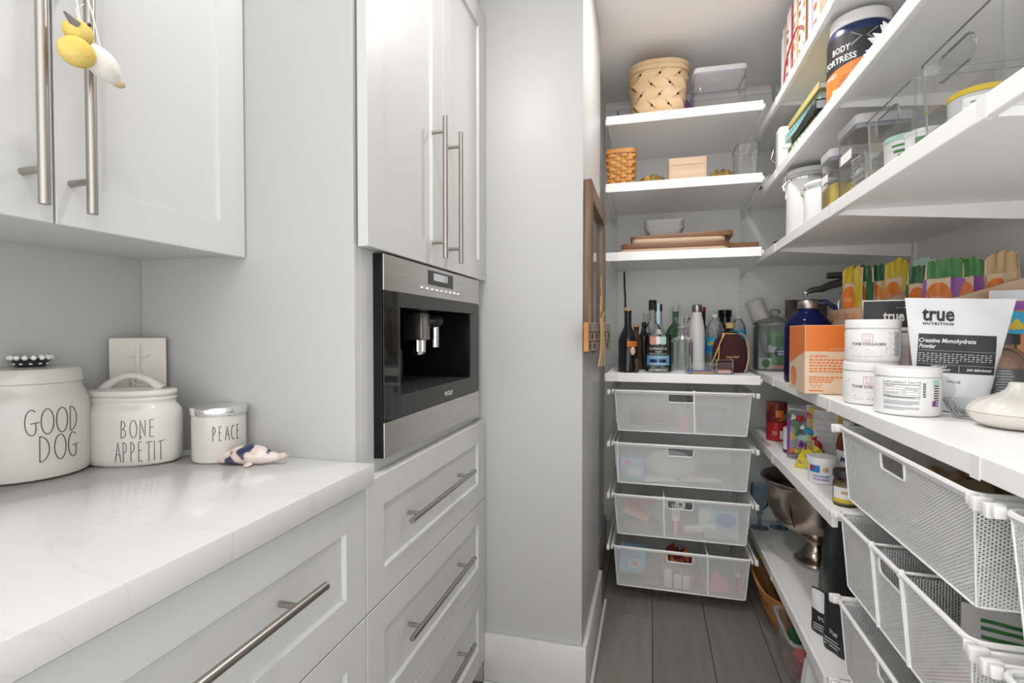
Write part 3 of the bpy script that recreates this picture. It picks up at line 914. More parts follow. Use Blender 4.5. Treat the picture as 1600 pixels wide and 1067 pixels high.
for zr, s_ in ((.925, 'upper'), (.705, 'lower')):
    t = thing('mesh_drawer', 'white mesh drawer cut off by the right edge of the photo, %s one' % s_, 'drawer', (XF + .002, .560, zr), -PI / 2, 'wire mesh drawers along the right wall')
    drawer_parts(t, .562, .520, .178, .42, (), .0052, .0029)
# ------------------------------------------------------------------ things on the back shelves
def put(name, label, cat, x, y, z, rz=0, group=None): return thing(name, label, cat, (x, y, z), rz, group)
def lathe_obj(t, name, prof, mat, seg=32, **k): return MB().lathe(prof, seg, **k).build(name, mat, t)

# lattice basket on the top shelf
t = put('lattice_basket', 'pale splint basket woven in a diagonal lattice on the top back shelf', 'basket', .022, 2.395, 2.0815, math.radians(4))
def bsurf(a, v, off=0):
    # rounded square foot growing into a wider round mouth
    k = 4.5 - 1.9 * v
    c, s = math.cos(a), math.sin(a)
    f = (abs(c) ** k + abs(s) ** k) ** (-1 / k)
    r = (.098 + .030 * v ** .8 - .010 * max(0, v - .8)) * f + off
    if v < .12: r *= .90 + .10 * (v / .12) ** .5
    return Vector((r * c, r * s, .004 + .218 * v))
N = 10
for fam in (1, -1):
    for i in range(N):
        L, Rr, MD = [], [], []
        K = 34
        for j in range(K + 1):
            v = j / K * .97
            a = fam * v * 1.62 + 2 * PI * i / N
            # over two, under two
            off = .0036 * math.cos(v * 1.62 * N) * fam
            wv = .265
            L.append((bsurf(a - wv * 1.0, v, off), bsurf(a - wv, v, off - .0012)))
            Rr.append((bsurf(a + wv * 1.0, v, off), bsurf(a + wv, v, off - .0012)))
            MD.append((bsurf(a, v, off), bsurf(a, v, off - .0012)))
        mb = MB()
        mb.loft([[l[0], m0, r[0], r[1], m1, l[1]] for l, r, (m0, m1) in zip(L, Rr, MD)])
        mb.build('splint', 'splint', t)
mb = MB(); mb.loft([[bsurf(2 * PI * k / 40, .02, -.008) for k in range(40)], [bsurf(2 * PI * k / 40, .0, -.010) for k in range(40)]]); mb.build('base', 'splint', t)
for z0, z1, of in ((.86, .995, .0045), (.95, 1.03, .0065)):
    mb = MB()
    mb.loft([[bsurf(2 * PI * k / 48, z, of + o) for k in range(48)] for z, o in ((z0, 0), (z1, 0), (z1, -.004), (z0, -.004), (z0, 0))], cap0=False, cap1=False)
    mb.build('rim', 'splint', t)
lid = MB().lathe([(0, .236), (.06, .235), (.10, .231), (.118, .226), (.118, .222), (0, .228)], 40).build('lid', 'splint', t)
MB().lathe([(.045, .236), (.072, .242), (.078, .236)], 30).build('lid_ring', 'splint', lid)

# clear container with button lid
t = put('lidded_container', 'square clear container with white push-button lid beside the lattice basket', 'container', .265, 2.368, 2.0815, math.radians(2))
MB().loft([[(p[0], p[1], z) for p in rrect(-a, a, -a * .95, a * .95, .02, 5)] for z, a in ((.001, .092), (.006, .097), (.150, .1015))], cap1=False).build('body', 'oxo', t)
MB().loft([[(p[0], p[1], z) for p in rrect(-a, a, -a * .95, a * .95, .02, 5)] for z, a in ((.150, .1035), (.164, .104), (.170, .102))]).build('lid', 'lid', t)
MB().loft([[(p[0], p[1], z) for p in rrect(-a, a, -a * .95, a * .95, .018, 5)] for z, a in ((.143, .0995), (.1495, .0998))], cap0=False, cap1=False).build('gasket', 'seal', t)
lathe_obj(t, 'button', [(0, .1455), (.034, .1455), (.038, .148), (.038, .1498)], 'lid')
tb = put('purple_folder', 'thin purple folder standing behind the lattice basket', 'folder', .158, 2.58, 2.0815, math.radians(70))
MB().box(-.11, .11, -.004, .004, 0, .17, .001).build('cover', 'purple', tb)
ab = put('clear_tray', 'low clear tray at the back left of the top shelf', 'tray', -.095, 2.62, 2.0815)
MB().loft([[(p[0], p[1], z) for p in rrect(-a, a, -a, a, .015, 4)] for z, a in ((.001, .07), (.075, .078))], cap1=False).build('tray', 'clear', ab)

# honey coloured basket
t = put('woven_basket', 'small orange-brown basket with a chequer weave at the left of the second shelf', 'basket', -.133, 2.335, 1.7955)
def b2(a, v, off=0):
    r = .0545 + .0085 * v + off
    k = 5
    c, s = math.cos(a), math.sin(a)
    f = (abs(c) ** k + abs(s) ** k) ** (-1 / k)
    return Vector((r * c * f, r * s * f, .002 + .150 * v))
NS = 16
for i in range(9):
    v0, v1 = .01 + i * .098, .01 + i * .098 + .088
    rings = []
    seg = 96
    for vv, o in ((v0, -.0003), ((v0 + v1) / 2, .0008), (v1, -.0003), ((v0 + v1) / 2, -.002)):
        rings.append([b2(2 * PI * k / seg, vv, o + .0042 * math.sin(2 * PI * k / seg * NS / 2 + (i % 2) * PI)) for k in range(seg)])
    rings.append(rings[0])
    MB().loft(rings, cap0=False, cap1=False).build('splint', 'honey', t)
for i in range(NS):
    a = 2 * PI * (i + .5) / NS
    rr = []
    for j in range(10):
        v = j / 9
        rr.append([b2(a - .07, v, .0004), b2(a + .07, v, .0004), b2(a + .07, v, -.0012), b2(a - .07, v, -.0012)])
    MB().loft(rr).build('stake', 'honey', t)
mb = MB(); mb.loft([[b2(2 * PI * k / 48, z, o) for k in range(48)] for z, o in ((.90, .004), (1.02, .004), (1.02, -.003), (.90, -.003), (.90, .004))], cap0=False, cap1=False); mb.build('rim', 'honey', t)
MB().loft([[b2(2 * PI * k / 32, 0, -.003) for k in range(32)], [b2(2 * PI * k / 32, .03, -.003) for k in range(32)]]).build('base', 'honey', t)

# finger-jointed wooden box
t = put('wooden_box', 'pale wooden box with finger-jointed corners at the middle of the second shelf', 'box', .143, 2.352, 1.7955)
MB().box(-.075, .075, -.060, .050, 0, .070, .0008).build('body', 'maple', t, smooth=False)
MB().box(-.075, .075, -.060, .050, .0708, .1, .0008).build('lid', 'maple', t, smooth=False)
mb = MB()
for k in range(8):
    z = .003 + k * .0125
    for sx in (-1, 1):
        mb.box(sx * .0715 - .0037, sx * .0715 + .0037, -.0606, -.0595, z, z + .006)
        mb.box(sx * .0752 - .0004, sx * .0752 + .0004, -.0600, -.0535, z + .0062, z + .0122)
mb.build('finger_joints', 'endgrain', t, smooth=False)
# crumpled gold packets on either side of the box
def crumple(mb, lx, ly, h, seed, nx=14, ny=6):
    rnd = random.Random(seed)
    top = [[None] * (ny + 1) for _ in range(nx + 1)]
    P = []
    for i in range(nx + 1):
        row = []
        for j in range(ny + 1):
            u, v = i / nx, j / ny
            e = (math.sin(PI * u) * math.sin(PI * v)) ** .35
            row.append(Vector((lx * (u - .5) * 1, ly * (v - .5), .001 + h * e * (.55 + .45 * rnd.random()))))
        P.append(row)
    bm = mb.bm
    T = [[bm.verts.new(p) for p in row] for row in P]
    B = [[bm.verts.new((p.x, p.y, 0)) for p in row] for row in P]
    for i in range(nx):
        for j in range(ny):
            bm.faces.new((T[i][j], T[i + 1][j], T[i + 1][j + 1], T[i][j + 1]))
            bm.faces.new((B[i][j], B[i][j + 1], B[i + 1][j + 1], B[i + 1][j]))
    for i in range(nx):
        bm.faces.new((T[i][0], B[i][0], B[i + 1][0], T[i + 1][0])); bm.faces.new((T[i][ny], T[i + 1][ny], B[i + 1][ny], B[i][ny]))
    for j in range(ny):
        bm.faces.new((T[0][j], T[0][j + 1], B[0][j + 1], B[0][j])); bm.faces.new((T[nx][j], B[nx][j], B[nx][j + 1], T[nx][j + 1]))
    return mb
for x, lx, y, s_, nm in ((.0, .115, 2.315, 3, 'between the orange basket and the wooden box'), (.278, .105, 2.315, 5, 'right of the wooden box')):
    t = put('foil_packet', 'crumpled gold foil packet lying ' + nm, 'packet', x, y, 1.7955, 0, 'gold packets on the second shelf')
    crumple(MB(), lx, .09, .047, s_).build('wrap', 'gold', t, angle=15)
t = put('foil_packet', 'crumpled teal and gold packet standing behind the gold one, right of the box', 'packet', .285, 2.50, 1.7955)
crumple(MB(), .12, .08, .065, 9).build('wrap', 'cyan', t, angle=15)
# clear bin at the right end of the second shelf
def acrylic_bin(name, label, loc, rz, w_, d_, h_, handle=True, group=None, taper=.94, th=.003, mat='clear'):
    # open clear bin; front (local -y) and back walls carry a real hand hole
    t = thing(name, label, 'bin', loc, rz, group)
    hw, hd = w_ / 2, d_ / 2
    R = lambda a, b, z, r: [(p[0], p[1], z) for p in rrect(-a, a, -b, b, r, 4)]
    mb = MB()
    k = taper
    if not handle:
        mb.loft([R(hw * k, hd * k, .001, .014), R(hw, hd, h_, .018)], cap1=False)
        mb.loft([R(hw * k - th, hd * k - th, .001 + th, .012), R(hw - th, hd - th, h_, .016)], cap1=False)
        mb.build('bin', mat, t, normals=True)
    else:
        mb.loft([R(hw * k, hd * k, .001, .014), R(hw, hd, h_, .018)], cap1=False)
        # cut the hand hole out of the long front face
        bm = mb.bm
        bm.faces.ensure_lookup_table()
        for f in [f for f in bm.faces if abs(f.normal.y) > .9 and len(f.verts) == 4 and max(v.co.z for v in f.verts) > h_ * .9]:
            f.normal_update()
        mb2 = mb
        front = [f for f in bm.faces if all(v.co.y < -hd * k + .0005 + (hd - hd * k) for v in f.verts) and max(v.co.x for v in f.verts) - min(v.co.x for v in f.verts) > w_ * .6 and max(v.co.z for v in f.verts) > h_ * .9]
        for f in front: bm.faces.remove(f)
        # frame faces around the hole
        yz = lambda z: -(hd * k + (hd - hd * k) * (z - .001) / (h_ - .001))
        xw = lambda z: (hw * k - .014) + ((hw - .018) - (hw * k - .014)) * (z - .001) / (h_ - .001)
        hx, z0, z1 = w_ * .23, h_ * .60, h_ * .88
        hole = rrect(-hx, hx, z0, z1, (z1 - z0) * .45, 6)
        out = []
        n = len(hole)
        for i, (x, z) in enumerate(hole):
            cx, cz = 0, (z0 + z1) / 2
            dx, dz = x - cx, z - cz
            zt_, zb_ = h_, .001
            s_ = 1e9
            if dz > 0: s_ = min(s_, (zt_ - cz) / dz)
            if dz < 0: s_ = min(s_, (zb_ - cz) / dz)
            for sg in (1, -1):
                if dx * sg > 0:
                    # side line x = sg*xw(z), solve roughly
                    sl = 1.0
                    for _ in range(12): sl = xw(cz + dz * min(sl, 50)) / abs(dx)
                    s_ = min(s_, sl)
            out.append((cx + dx * s_, cz + dz * s_))
        vi = [bm.verts.new((x, yz(z), z)) for x, z in hole]; vo = [bm.verts.new((x, yz(z), z)) for x, z in out]
        for i in range(n): bm.faces.new((vi[i], vi[(i + 1) % n], vo[(i + 1) % n], vo[i]))
        mb.build('bin', mat, t)
        mb = MB(); mb.tube([(x, yz(z), z) for x, z in hole], .0022, 8, True); mb.build('handle_rim', 'thickglass', t)
    mb = MB(); mb.tube([(p[0], p[1], h_) for p in rrect(-hw, hw, -hd, hd, .018, 5)], .0017, 6, True); mb.build('rim', 'thickglass', t)
    mb = MB()
    for sx in (-1, 1):
        for sy in (-1, 1): mb.tube([(sx * (hw * k - .004), sy * (hd * k - .004), .002), (sx * (hw - .005), sy * (hd - .005), h_)], .0016, 6)
    mb.build('corner', 'thickglass', t)
    return t
acrylic_bin('acrylic_bin', 'small clear acrylic bin at the right end of the second back shelf', (.385, 2.41, 1.7955), 0, .085, .16, .15, False)
t = put('date_packet', 'flat brown packet inside the small clear bin on the second back shelf', 'packet', .385, 2.41, 1.800)
MB().box(-.032, .032, -.06, .06, 0, .022, .004).build('packet', 'preserve', t)

# cutting boards
zb = 1.5015
def cboard(label, x, y, z, w_, d_, th, mat, rz=0, tilt=0, handle=0, curve=0):
    t = put('cutting_board', label, 'cutting board', x, y, z, rz)
    pts = rrect(-w_ / 2, w_ / 2, -d_ / 2, d_ / 2, min(.03, d_ * .2), 5)
    mb = MB(); mb.loft([[(p[0], p[1], z_) for p in [(q[0] * s_, q[1] * s_) for q in pts]] for z_, s_ in ((0, .985), (.002, 1), (th - .002, 1), (th, .985))])
    o = mb.build('board', mat, t)
    if handle:
        mb = MB(); mb.loft([[(sx * (w_ / 2 - .01) + sx * a, b, th * .1) for b in (-h, h)] + [(sx * (w_ / 2 - .01) + sx * a, b, th * .9) for b in (h, -h)] for sx in (handle,) for a, h in ((0, .035), (.04, .018), (.10, .016), (.13, .012))])
        mb.build('handle', mat, t)
    t.rotation_euler = (0, tilt, rz)
    return t
cboard('pale board at the bottom of the cutting board stack', .085, 2.36, zb, .44, .20, .012, 'paleboard')
cboard('red-brown board with a handle, second in the cutting board stack', .09, 2.352, zb + .0125, .44, .18, .024, 'brownboard', 0, 0, 1)
cboard('cream rounded board lying third in the cutting board stack', .105, 2.365, zb + .0370, .38, .17, .020, 'paleboard', .02)
cboard('dark oiled board on top of the cutting board stack, slightly askew', .12, 2.39, zb + .0585, .42, .17, .022, 'oakboard', -.03, math.radians(-1.2))
for k in range(3):
    t = put('clear_dish', ('lowest', 'middle', 'uppermost')[k] + ' of the nested clear dishes on the cutting boards', 'dish', .052, 2.42, zb + .0850 + k * .016, 0, 'nested dishes on the boards')
    MB().loft([[(p[0], p[1], z) for p in rrect(-a, a, -a * .7, a * .7, .018, 4)] for z, a in ((.0008, .066), (.034, .083 + k * .0004), (.036, .086), (.0365, .083), (.003, .064))]).build('dish', 'frost', t)
# cables
mb = MB().tube([(-.140, YB - .006, 1.478), (-.138, YB - .006, 1.40), (-.134, YB - .008, 1.33), (-.1345, YB - .006, 1.29)], .0042, 8)
tag(mb.build('cable', 'cable'), 'black cable hanging down the back wall above the bottles', 'cable')
mb = MB().tube([(-.1755, YB - .012, 2.082), (-.1755, YB - .012, 2.20), (-.177, YB - .012, 2.325)], .0022, 6)
tag(mb.build('cable', 'cable'), 'thin black cable running up behind the lattice basket', 'cable')

# bottles
ZB = .9855
def bottle(name, label, x, y, prof, mat, cap=None, capmat='black', inner=None, group='bottles on the bottle shelf', seg=28, sq=0):
    t = put(name, label, 'bottle', x, y, ZB, 0, group)
    MB().lathe(prof, seg, sq=sq).build('glass', mat, t)
    if cap: MB().lathe(cap, 24).build('cap', capmat, t)
    if inner: MB().lathe(inner[0], seg, sq=sq).build('liquid', inner[1], t)
    return t
def bprof(R, h, neck, hs, hn, base=.004):
    # R body radius, h total glass height, neck radius, hs shoulder start, hn neck start
    return [(0, .0005), (R * .9, .0005), (R, base), (R, hs), (R * .97, hs + (hn - hs) * .2), (R * .75, hs + (hn - hs) * .55), (neck * 1.25, hs + (hn - hs) * .88), (neck, hn), (neck, h - .008), (neck * 1.12, h - .006), (neck * 1.12, h), (0, h)]
t = bottle('liqueur_bottle', 'black cream liqueur bottle with gold rim and orange label, leftmost bottle', -.101, 2.33, bprof(.0415, .268, .0155, .13, .20), 'bottle_black', [(0, .268), (.0155, .268), (.016, .270), (.016, .277), (.014, .279), (0, .279)], 'goldcord')
a = camdir(-.101, 2.33) + .55
band(MB(), .0420, .112, .134, a, .62).build('label', 'orange', t)
text_cyl(t, 'BAILEYS', .012, 'letter', .0423, .1185, a, width=.044)
MB().sphere((.0400 * math.cos(a), .0400 * math.sin(a), .092), (.012, .012, .019), 14, 10).build('label', 'beige', t)
mb = MB(); mb.sphere((.0475 * math.cos(a), .0475 * math.sin(a), .096), (.005, .005, .006), 10, 8); mb.build('emblem', 'preserve', t)
t = bottle('jigger_glass', 'small smoked measuring glass in front of the black liqueur bottle', -.062, 2.298, [(0, .0005), (.010, .0005), (.011, .003), (.0085, .03), (.013, .052), (.0135, .058), (.012, .058), (.007, .03), (0, .028)], 'bottle_brown')
t = bottle('brown_bottle', 'brown bottle with a gold neck behind the black liqueur bottle', -.068, 2.455, bprof(.0265, .198, .011, .13, .165), 'bottle_brown', [(0, .198), (.0125, .198), (.0125, .208), (0, .209)], 'goldcord')
t = bottle('wine_bottle', 'slim black bottle standing between liqueur and tequila bottles', -.034, 2.52, bprof(.0275, .209, .010, .14, .18), 'bottle_black', [(0, .209), (.0115, .209), (.0115, .221), (0, .222)], 'black')
t = bottle('clear_bottle', 'tall slender empty clear bottle without a cap at the back', -.028, 2.69, bprof(.026, .268, .012, .16, .215), 'glass')
t = bottle('vodka_bottle', 'tall clear bottle with a long black cap behind the tequila', .005, 2.60, bprof(.040, .285, .0135, .18, .23), 'glass', [(0, .282), (.0185, .282), (.0185, .328), (.017, .330), (0, .330)], 'black')
t = bottle('tequila_bottle', 'clear tequila bottle with black and blue labels and a blue seal strip', .029, 2.365, [(0, .0005), (.052, .0005), (.0575, .005), (.0575, .152), (.054, .165), (.036, .176), (.020, .187), (.0165, .205), (.0155, .255), (.0175, .258), (.0175, .266), (0, .266)], 'glass', [(0, .2665), (.0175, .2665), (.0175, .296), (.0165, .2975), (0, .2975)], 'black')
a = camdir(.029, 2.365)
band(MB(), .0579, .075, .117, a, .95).build('label', 'letter', t)
band(MB(), .0579, .030, .073, a, .95).build('label', pm('tequila_blue', (.12, .30, .46), .4), t)
text_cyl(t, 'LUNAZUL', .015, 'paper', .0582, .098, a, shear=.2, width=.080)
text_cyl(t, 'Tequila', .010, 'paper', .0582, .087, a, shear=.3)
text_cyl(t, 'TEQUILA BLANCO', .0075, 'paper', .0582, .0625, a, width=.080)
mb = MB()
for z in (.0785, .0815): band(mb, .0582, z, z + .0010, a, .72)
for z in (.036,): band(mb, .0582, z, z + .004, a, .62)
mb.build('print', 'papergrey', t)
mb = MB(); band(mb, .0582, .042, .056, a - .35, .28); band(mb, .0582, .042, .056, a + .35, .28); mb.build('print', 'navy', t)
band(MB(), .0579, .122, .155, a - .42, .24).build('print', 'salmon', t); band(MB(), .0579, .122, .155, a + .02, .17).build('print', 'paper', t); band(MB(), .0579, .122, .155, a + .42, .2).build('print', 'mint', t)
mb = MB(); mb.loft([[(-.0055 + .011 * q, -.0185 - (.0005 if z_ > .2 else 0), z_) for q in (0, 1)] + [(.0055 - .011 * q, -.0175, z_) for q in (0, 1)] for z_ in (.21, .298)]); mb.build('seal_strip', 'paleblue', t, loc=None)
# cut glass decanter
t = put('decanter', 'cut glass decanter with fluted lip right of the tequila bottle', 'bottle', .131, 2.385, ZB)
mb = MB()
rings = []
for r, z in ((.040, .001), (.0445, .006), (.0445, .13), (.040, .143), (.026, .150), (.018, .158), (.0165, .185), (.022, .195), (.0165, .201), (.021, .215), (.031, .234), (.034, .240)):
    rings.append([((r * (1 + .035 * (k % 2))) * math.cos(2 * PI * k / 32), (r * (1 + .035 * (k % 2))) * math.sin(2 * PI * k / 32), z + (.003 * math.sin(2 * PI * k / 32 * 10) if z > .23 else 0)) for k in range(32)])
mb.loft(rings, cap1=False); mb.build('body', 'cutglass', t, angle=8)
mb = MB()
for k in range(26):
    a = 2 * PI * k / 26
    mb.tube([(.0455 * math.cos(a), .0455 * math.sin(a), .008), (.0455 * math.cos(a + .3), .0455 * math.sin(a + .3), .036)], .0016, 5)
mb.build('cut_band', 'cutglass', t)
mb = MB().sphere((0, 0, .205), (.021, .021, .002), 16, 6)
mb.build('neck_ring', 'cutglass', t)
t = bottle('gin_bottle', 'round green bottle with a white cap behind the decanter', .115, 2.655, bprof(.050, .275, .014, .145, .225), 'bottle_green', [(0, .275), (.016, .275), (.016, .304), (0, .305)], 'lightgrey')
# white water flask
t = bottle('water_flask', 'white insulated flask with steel cap at the middle of the bottles', .203, 2.515, [(0, .0005), (.033, .0005), (.0355, .004), (.0355, .165), (.034, .19), (.028, .225), (.0225, .25), (.0205, .262), (.0205, .266), (0, .266)], 'plastic', [(0, .2665), (.0215, .2665), (.0225, .269), (.0225, .292), (.020, .299), (.014, .301), (0, .3015)], 'nickel')
t = bottle('red_cap_bottle', 'dark bottle with a red cap behind the white flask', .243, 2.69, bprof(.032, .275, .0135, .15, .21), 'bottle_brown', [(0, .275), (.015, .275), (.015, .297), (0, .298)], 'red')
# big soda bottle
t = bottle('soda_bottle', 'empty clear soda bottle with blue and yellow label and white cap', .288, 2.58, [(0, .0005), (.037, .0005), (.042, .006), (.042, .16), (.0405, .185), (.033, .212), (.020, .230), (.0125, .238), (.0125, .244), (0, .244)], 'zip', [(0, .244), (.0145, .244), (.0145, .256), (0, .257)], 'plastic')
a = camdir(.288, 2.58)
band(MB(), .0425, .075, .150, a, 1.4, 24).build('label', 'cyan', t)
band(MB(), .0428, .085, .110, a, 1.4, 24).build('label', 'blue', t)
mb = MB()
for k, (da, z) in enumerate(((-.55, .122), (-.3, .128), (-.05, .118))):
    band(mb, .0431, z - .010, z + .004, a + da, .16, 4)
mb.build('print', 'yellow', t)
t = bottle('foil_bottle', 'dark bottle with a broad black foil top behind the maroon pouch', .347, 2.70, bprof(.036, .25, .026, .17, .21), 'bottle_black', [(0, .248), (.030, .248), (.031, .252), (.031, .280), (.028, .282), (0, .283)], 'blackgloss')
t = bottle('water_bottle', 'clear water bottle with bright blue label and white cap, rightmost bottle', .405, 2.68, [(0, .0005), (.031, .0005), (.0345, .005), (.0345, .18), (.032, .205), (.018, .232), (.012, .236), (.012, .241), (0, .241)], 'zip', [(0, .241), (.0145, .241), (.0145, .252), (0, .253)], 'plastic')
a = camdir(.405, 2.68); band(MB(), .0350, .135, .185, a, 1.5, 24).build('label', 'cyan', t)
# drawstring bag with a cork showing
t = put('drawstring_bag', 'maroon velvet drawstring bag with gold cord around a corked bottle', 'bag', .332, 2.42, ZB)
rings = []
for z, rx, ry in ((.001, .060, .034), (.010, .068, .040), (.06, .072, .042), (.11, .070, .040), (.14, .060, .036), (.158, .042, .028), (.168, .030, .022), (.176, .034, .026)):
    rings.append([(rx * math.cos(2 * PI * k / 36) * (1 + .035 * math.sin(7 * 2 * PI * k / 36) * (z / .17)), ry * math.sin(2 * PI * k / 36) * (1 + .05 * math.sin(9 * 2 * PI * k / 36) * (z / .17)), z) for k in range(36)])
MB().loft(rings).build('bag', 'velvet', t)
mb = MB(); mb.tube([(.036, -.030, .172), (.055, -.030, .160), (.072, -.018, .12), (.076, -.012, .07), (.062, -.028, .012), (.055, -.034, .004)], .0028, 8)
mb.tube([(-.030, -.030, .172), (-.036, -.040, .15), (-.056, -.052, .10), (-.075, -.058, .05), (-.088, -.060, .030), (-.066, -.062, .036), (-.052, -.056, .06), (-.048, -.046, .12), (-.026, -.034, .165)], .0024, 8)
mb.tube([(.032 * math.cos(2 * PI * k / 24), .025 * math.sin(2 * PI * k / 24), .1675) for k in range(24)], .0024, 6, True)
mb.build('cord', 'goldcord', t)
lathe_obj(t, 'bottle_neck', [(.014, .165), (.014, .190), (0, .1905)], 'glass')
lathe_obj(t, 'cork', [(0, .191), (.0165, .191), (.019, .212), (.017, .216), (0, .217)], 'cork', 20)
text(t, 'Crown Royal', .018, 'goldcord', (.004, -.0445, .062), (1, 0, .06), (0, 0, 1), shear=.35, width=.052)
# acrylic card holder
t = put('card_holder', 'low clear acrylic holder with colourful cards at the front of the bottles', 'holder', .243, 2.318, ZB)
mb = MB()
mb.box(-.085, .085, -.032, .032, .0005, .003)
mb.box(-.085, -.0825, -.032, .032, .003, .075); mb.box(.0825, .085, -.032, .032, .003, .060); mb.box(.020, .0222, -.032, .032, .003, .058)
mb.box(-.085, .085, .0298, .032, .003, .045); mb.build('holder', 'clear', t, smooth=False)
mb = MB()
for x_, h_ in ((-.084, .075), (.021, .058), (.084, .060)):
    mb.tube([(x_, -.032, .002), (x_, -.032, h_), (x_, .032, h_)], .0013, 6)
mb.tube([(-.085, -.032, .002), (.085, -.032, .002)], .0013, 6); mb.tube([(.021, -.032, .058), (.084, -.032, .060)], .0012, 6)
mb.build('edge', 'cutglass', t)
for k, (c, z, dx) in enumerate((('yellow', .0035, 0), ('orange', .0055, .004), ('red', .0075, -.004), ('blue', .0095, -.02))):
    MB().box(-.078 + dx, .012 + dx * .3, -.028, .026, z, z + .0016).build('card', c, t, smooth=False)
for k in range(4): MB().box(.026, .078, -.026, .026, .0035 + k * .003, .0055 + k * .003).build('card', ('paper', 'pink', 'paper', 'salmon')[k], t, smooth=False)

# ------------------------------------------------------------------ picture and sign on the left wall
t = put('picture_frame', 'weathered wooden picture frame hanging on the wall left of the shelves', 'picture frame', XL + .001, 1.60, 1.095)
YW0, YW1, ZH = .0, .50, .54
def fr_piece(y0, y1, z0, z1, nm='frame'):
    MB().box(.0, .024, y0, y1, z0, z1, .002).build(nm, 'rustic', t, smooth=False)
fr_piece(YW0, .055, 0, ZH); fr_piece(YW1 - .055, YW1, 0, ZH); fr_piece(.0555, YW1 - .0555, 0, .055); fr_piece(.0555, YW1 - .0555, ZH - .055, ZH)
MB().box(.004, .016, .0555, .085, .0555, ZH - .0555).build('inner_frame', 'driftwood', t, smooth=False); MB().box(.004, .016, YW1 - .085, YW1 - .0555, .0555, ZH - .0555).build('inner_frame', 'driftwood', t, smooth=False)
MB().box(.002, .006, .0855, YW1 - .0855, .0555, ZH - .0555).build('photo', 'photo', t, smooth=False)
MB().box(.0080, .0085, .0855, YW1 - .0855, .056, ZH - .056).build('pane', 'clear', t, smooth=False)
t = put('hanging_sign', 'small wooden book bundle tied with twine, hanging in front of the picture frame', 'sign', -.198, 1.525, 1.105, math.radians(-12))
MB().box(.012, .026, -.02, .205, .0, .085, .002).build('block', 'driftwood', t, smooth=False)
MB().box(.0115, .0268, -.0225, -.0203, .0, .085, .0005).build('end', 'honey', t, smooth=False)
mb = MB()
for z in (.028, .056): mb.box(.0261, .0266, -.02, .205, z, z + .002)
for k in range(10):
    y = -.012 + k * .021
    if .07 < y < .12: continue
    mb.box(.0261, .0267, y, y + .012, .008 + .03 * (k % 2), .022 + .03 * (k % 2))
mb.build('print', 'letter', t, smooth=False)
mb = MB()
for dy in (-.012, 0, .012):
    mb.tube([(.030, .095 + dy, .10), (.034, .09 + dy, .05), (.033, .095 + dy * 1.6, -.01), (.032, .085 + dy * 2.4, -.05)], .0028, 6)
mb.tube([(.029, .095, .095), (.034, .07, .12), (.034, .075, .165), (.030, .095, .13), (.032, .12, .12), (.029, .095, .095)], .0024, 6)
mb.tube([(.028, .095, .09), (.033, .088, .15), (.030, .085, .23)], .0018, 6)
mb.build('twine', 'twine', t)
# ------------------------------------------------------------------ main right shelf
ZD = .9845
def jar(t, R, h, lid_h, mat='plastic'):
    MB().lathe([(0, 0), (R * .93, 0), (R * .985, .003), (R, .009), (R, h - lid_h - .006), (R * .95, h - lid_h), (0, h - lid_h)], 44).build('body', mat, t)
    MB().lathe([(R * .96, h - lid_h + .0005), (R * 1.0, h - lid_h + .001), (R * 1.0, h - .004), (R * .97, h), (0, h)], 44).build('lid', mat, t)
def collagen(loc, z, label, ang_off, seed):
    t = put('supplement_jar', label, 'jar', loc[0], loc[1], z, 0, 'white supplement jars')
    R, h = .0585, .104
    jar(t, R, h, .022)
    a = camdir(*loc) + ang_off
    rnd = random.Random(seed)
    cols = ['paleblue', 'pink', 'mint', 'purple', 'paleblue', 'papergrey']
    for c in range(4):
        mb = MB()
        for k in range(9):
            da, zz = rnd.uniform(-1.5, .95), rnd.uniform(.012, .074)
            if abs(da) < .5 and .025 < zz < .066: da = rnd.choice((-1.2, .8)) * rnd.uniform(.8, 1.1)
            band(mb, R + .0003, zz - .0010, zz + .0010, a + da, .018, 2)
        mb.build('print', cols[c], t)
    text_cyl(t, 'TONE COLLAGEN', .0092, 'letter', R + .0004, .041, a, width=.074, weight=.0002)
    for ln, zz in (('TO', .0595), ('NE', .0500)):
        text_cyl(t, ln, .0095, 'pink', R + .0004, zz, a, spacing=1.25)
    mb = MB()
    fr_ = [(p[0], p[1]) for p in rrect(-.0105, .0105, .0475, .0690, .003, 3)]
    mb.tube([((R + .0004) * math.cos(a + u / R), 0, 0) if False else ((R + .0004) * math.cos(a + u / R), (R + .0004) * math.sin(a + u / R), v) for u, v in fr_], .0005, 5, True)
    mb.build('print', 'pink', t)
    mb = MB()
    for zz, da, hw in ((.030, 0, .10), (.0135, -.40, .22), (.0135, .22, .30)): band(mb, R + .0004, zz, zz + .0012, a + da, hw, 6)
    for k in range(6): band(mb, R + .0004, .020 + .0011 * (k % 3), .0205 + .0011 * (k % 3), a - .05 + .03 * k, .011, 2)
    mb.build('print', 'papergrey', t)
    mb = MB()
    for k in range(13): band(mb, R + .0004, .016 + k * .0045, .0185 + k * .0045, a + 1.10 + .02 * ((k * 7) % 3), .14, 4)
    mb.build('print', 'seal', t)
    return t
c1 = (.532, 1.480)
collagen(c1, ZD, 'lower of two stacked white collagen jars beside the orange box', -.05, 3)
collagen((c1[0] + .003, c1[1] - .002), ZD + .1045, 'upper of two stacked white collagen jars, against the black pouch', -.16, 5)
c3 = (.545, 1.319)
t = put('supplement_jar', 'white jar turned to its supplement facts panel, in front of the stacked pair', 'jar', *c3, ZD, 0, 'white supplement jars')
R = .0605
jar(t, R, .101, .019)
a = camdir(*c3) - .18
text_cyl(t, 'SUPPLEMENT FACTS', .0072, 'letter', R + .0004, .0685, a, width=.070, spacing=1.2)
mb = MB()
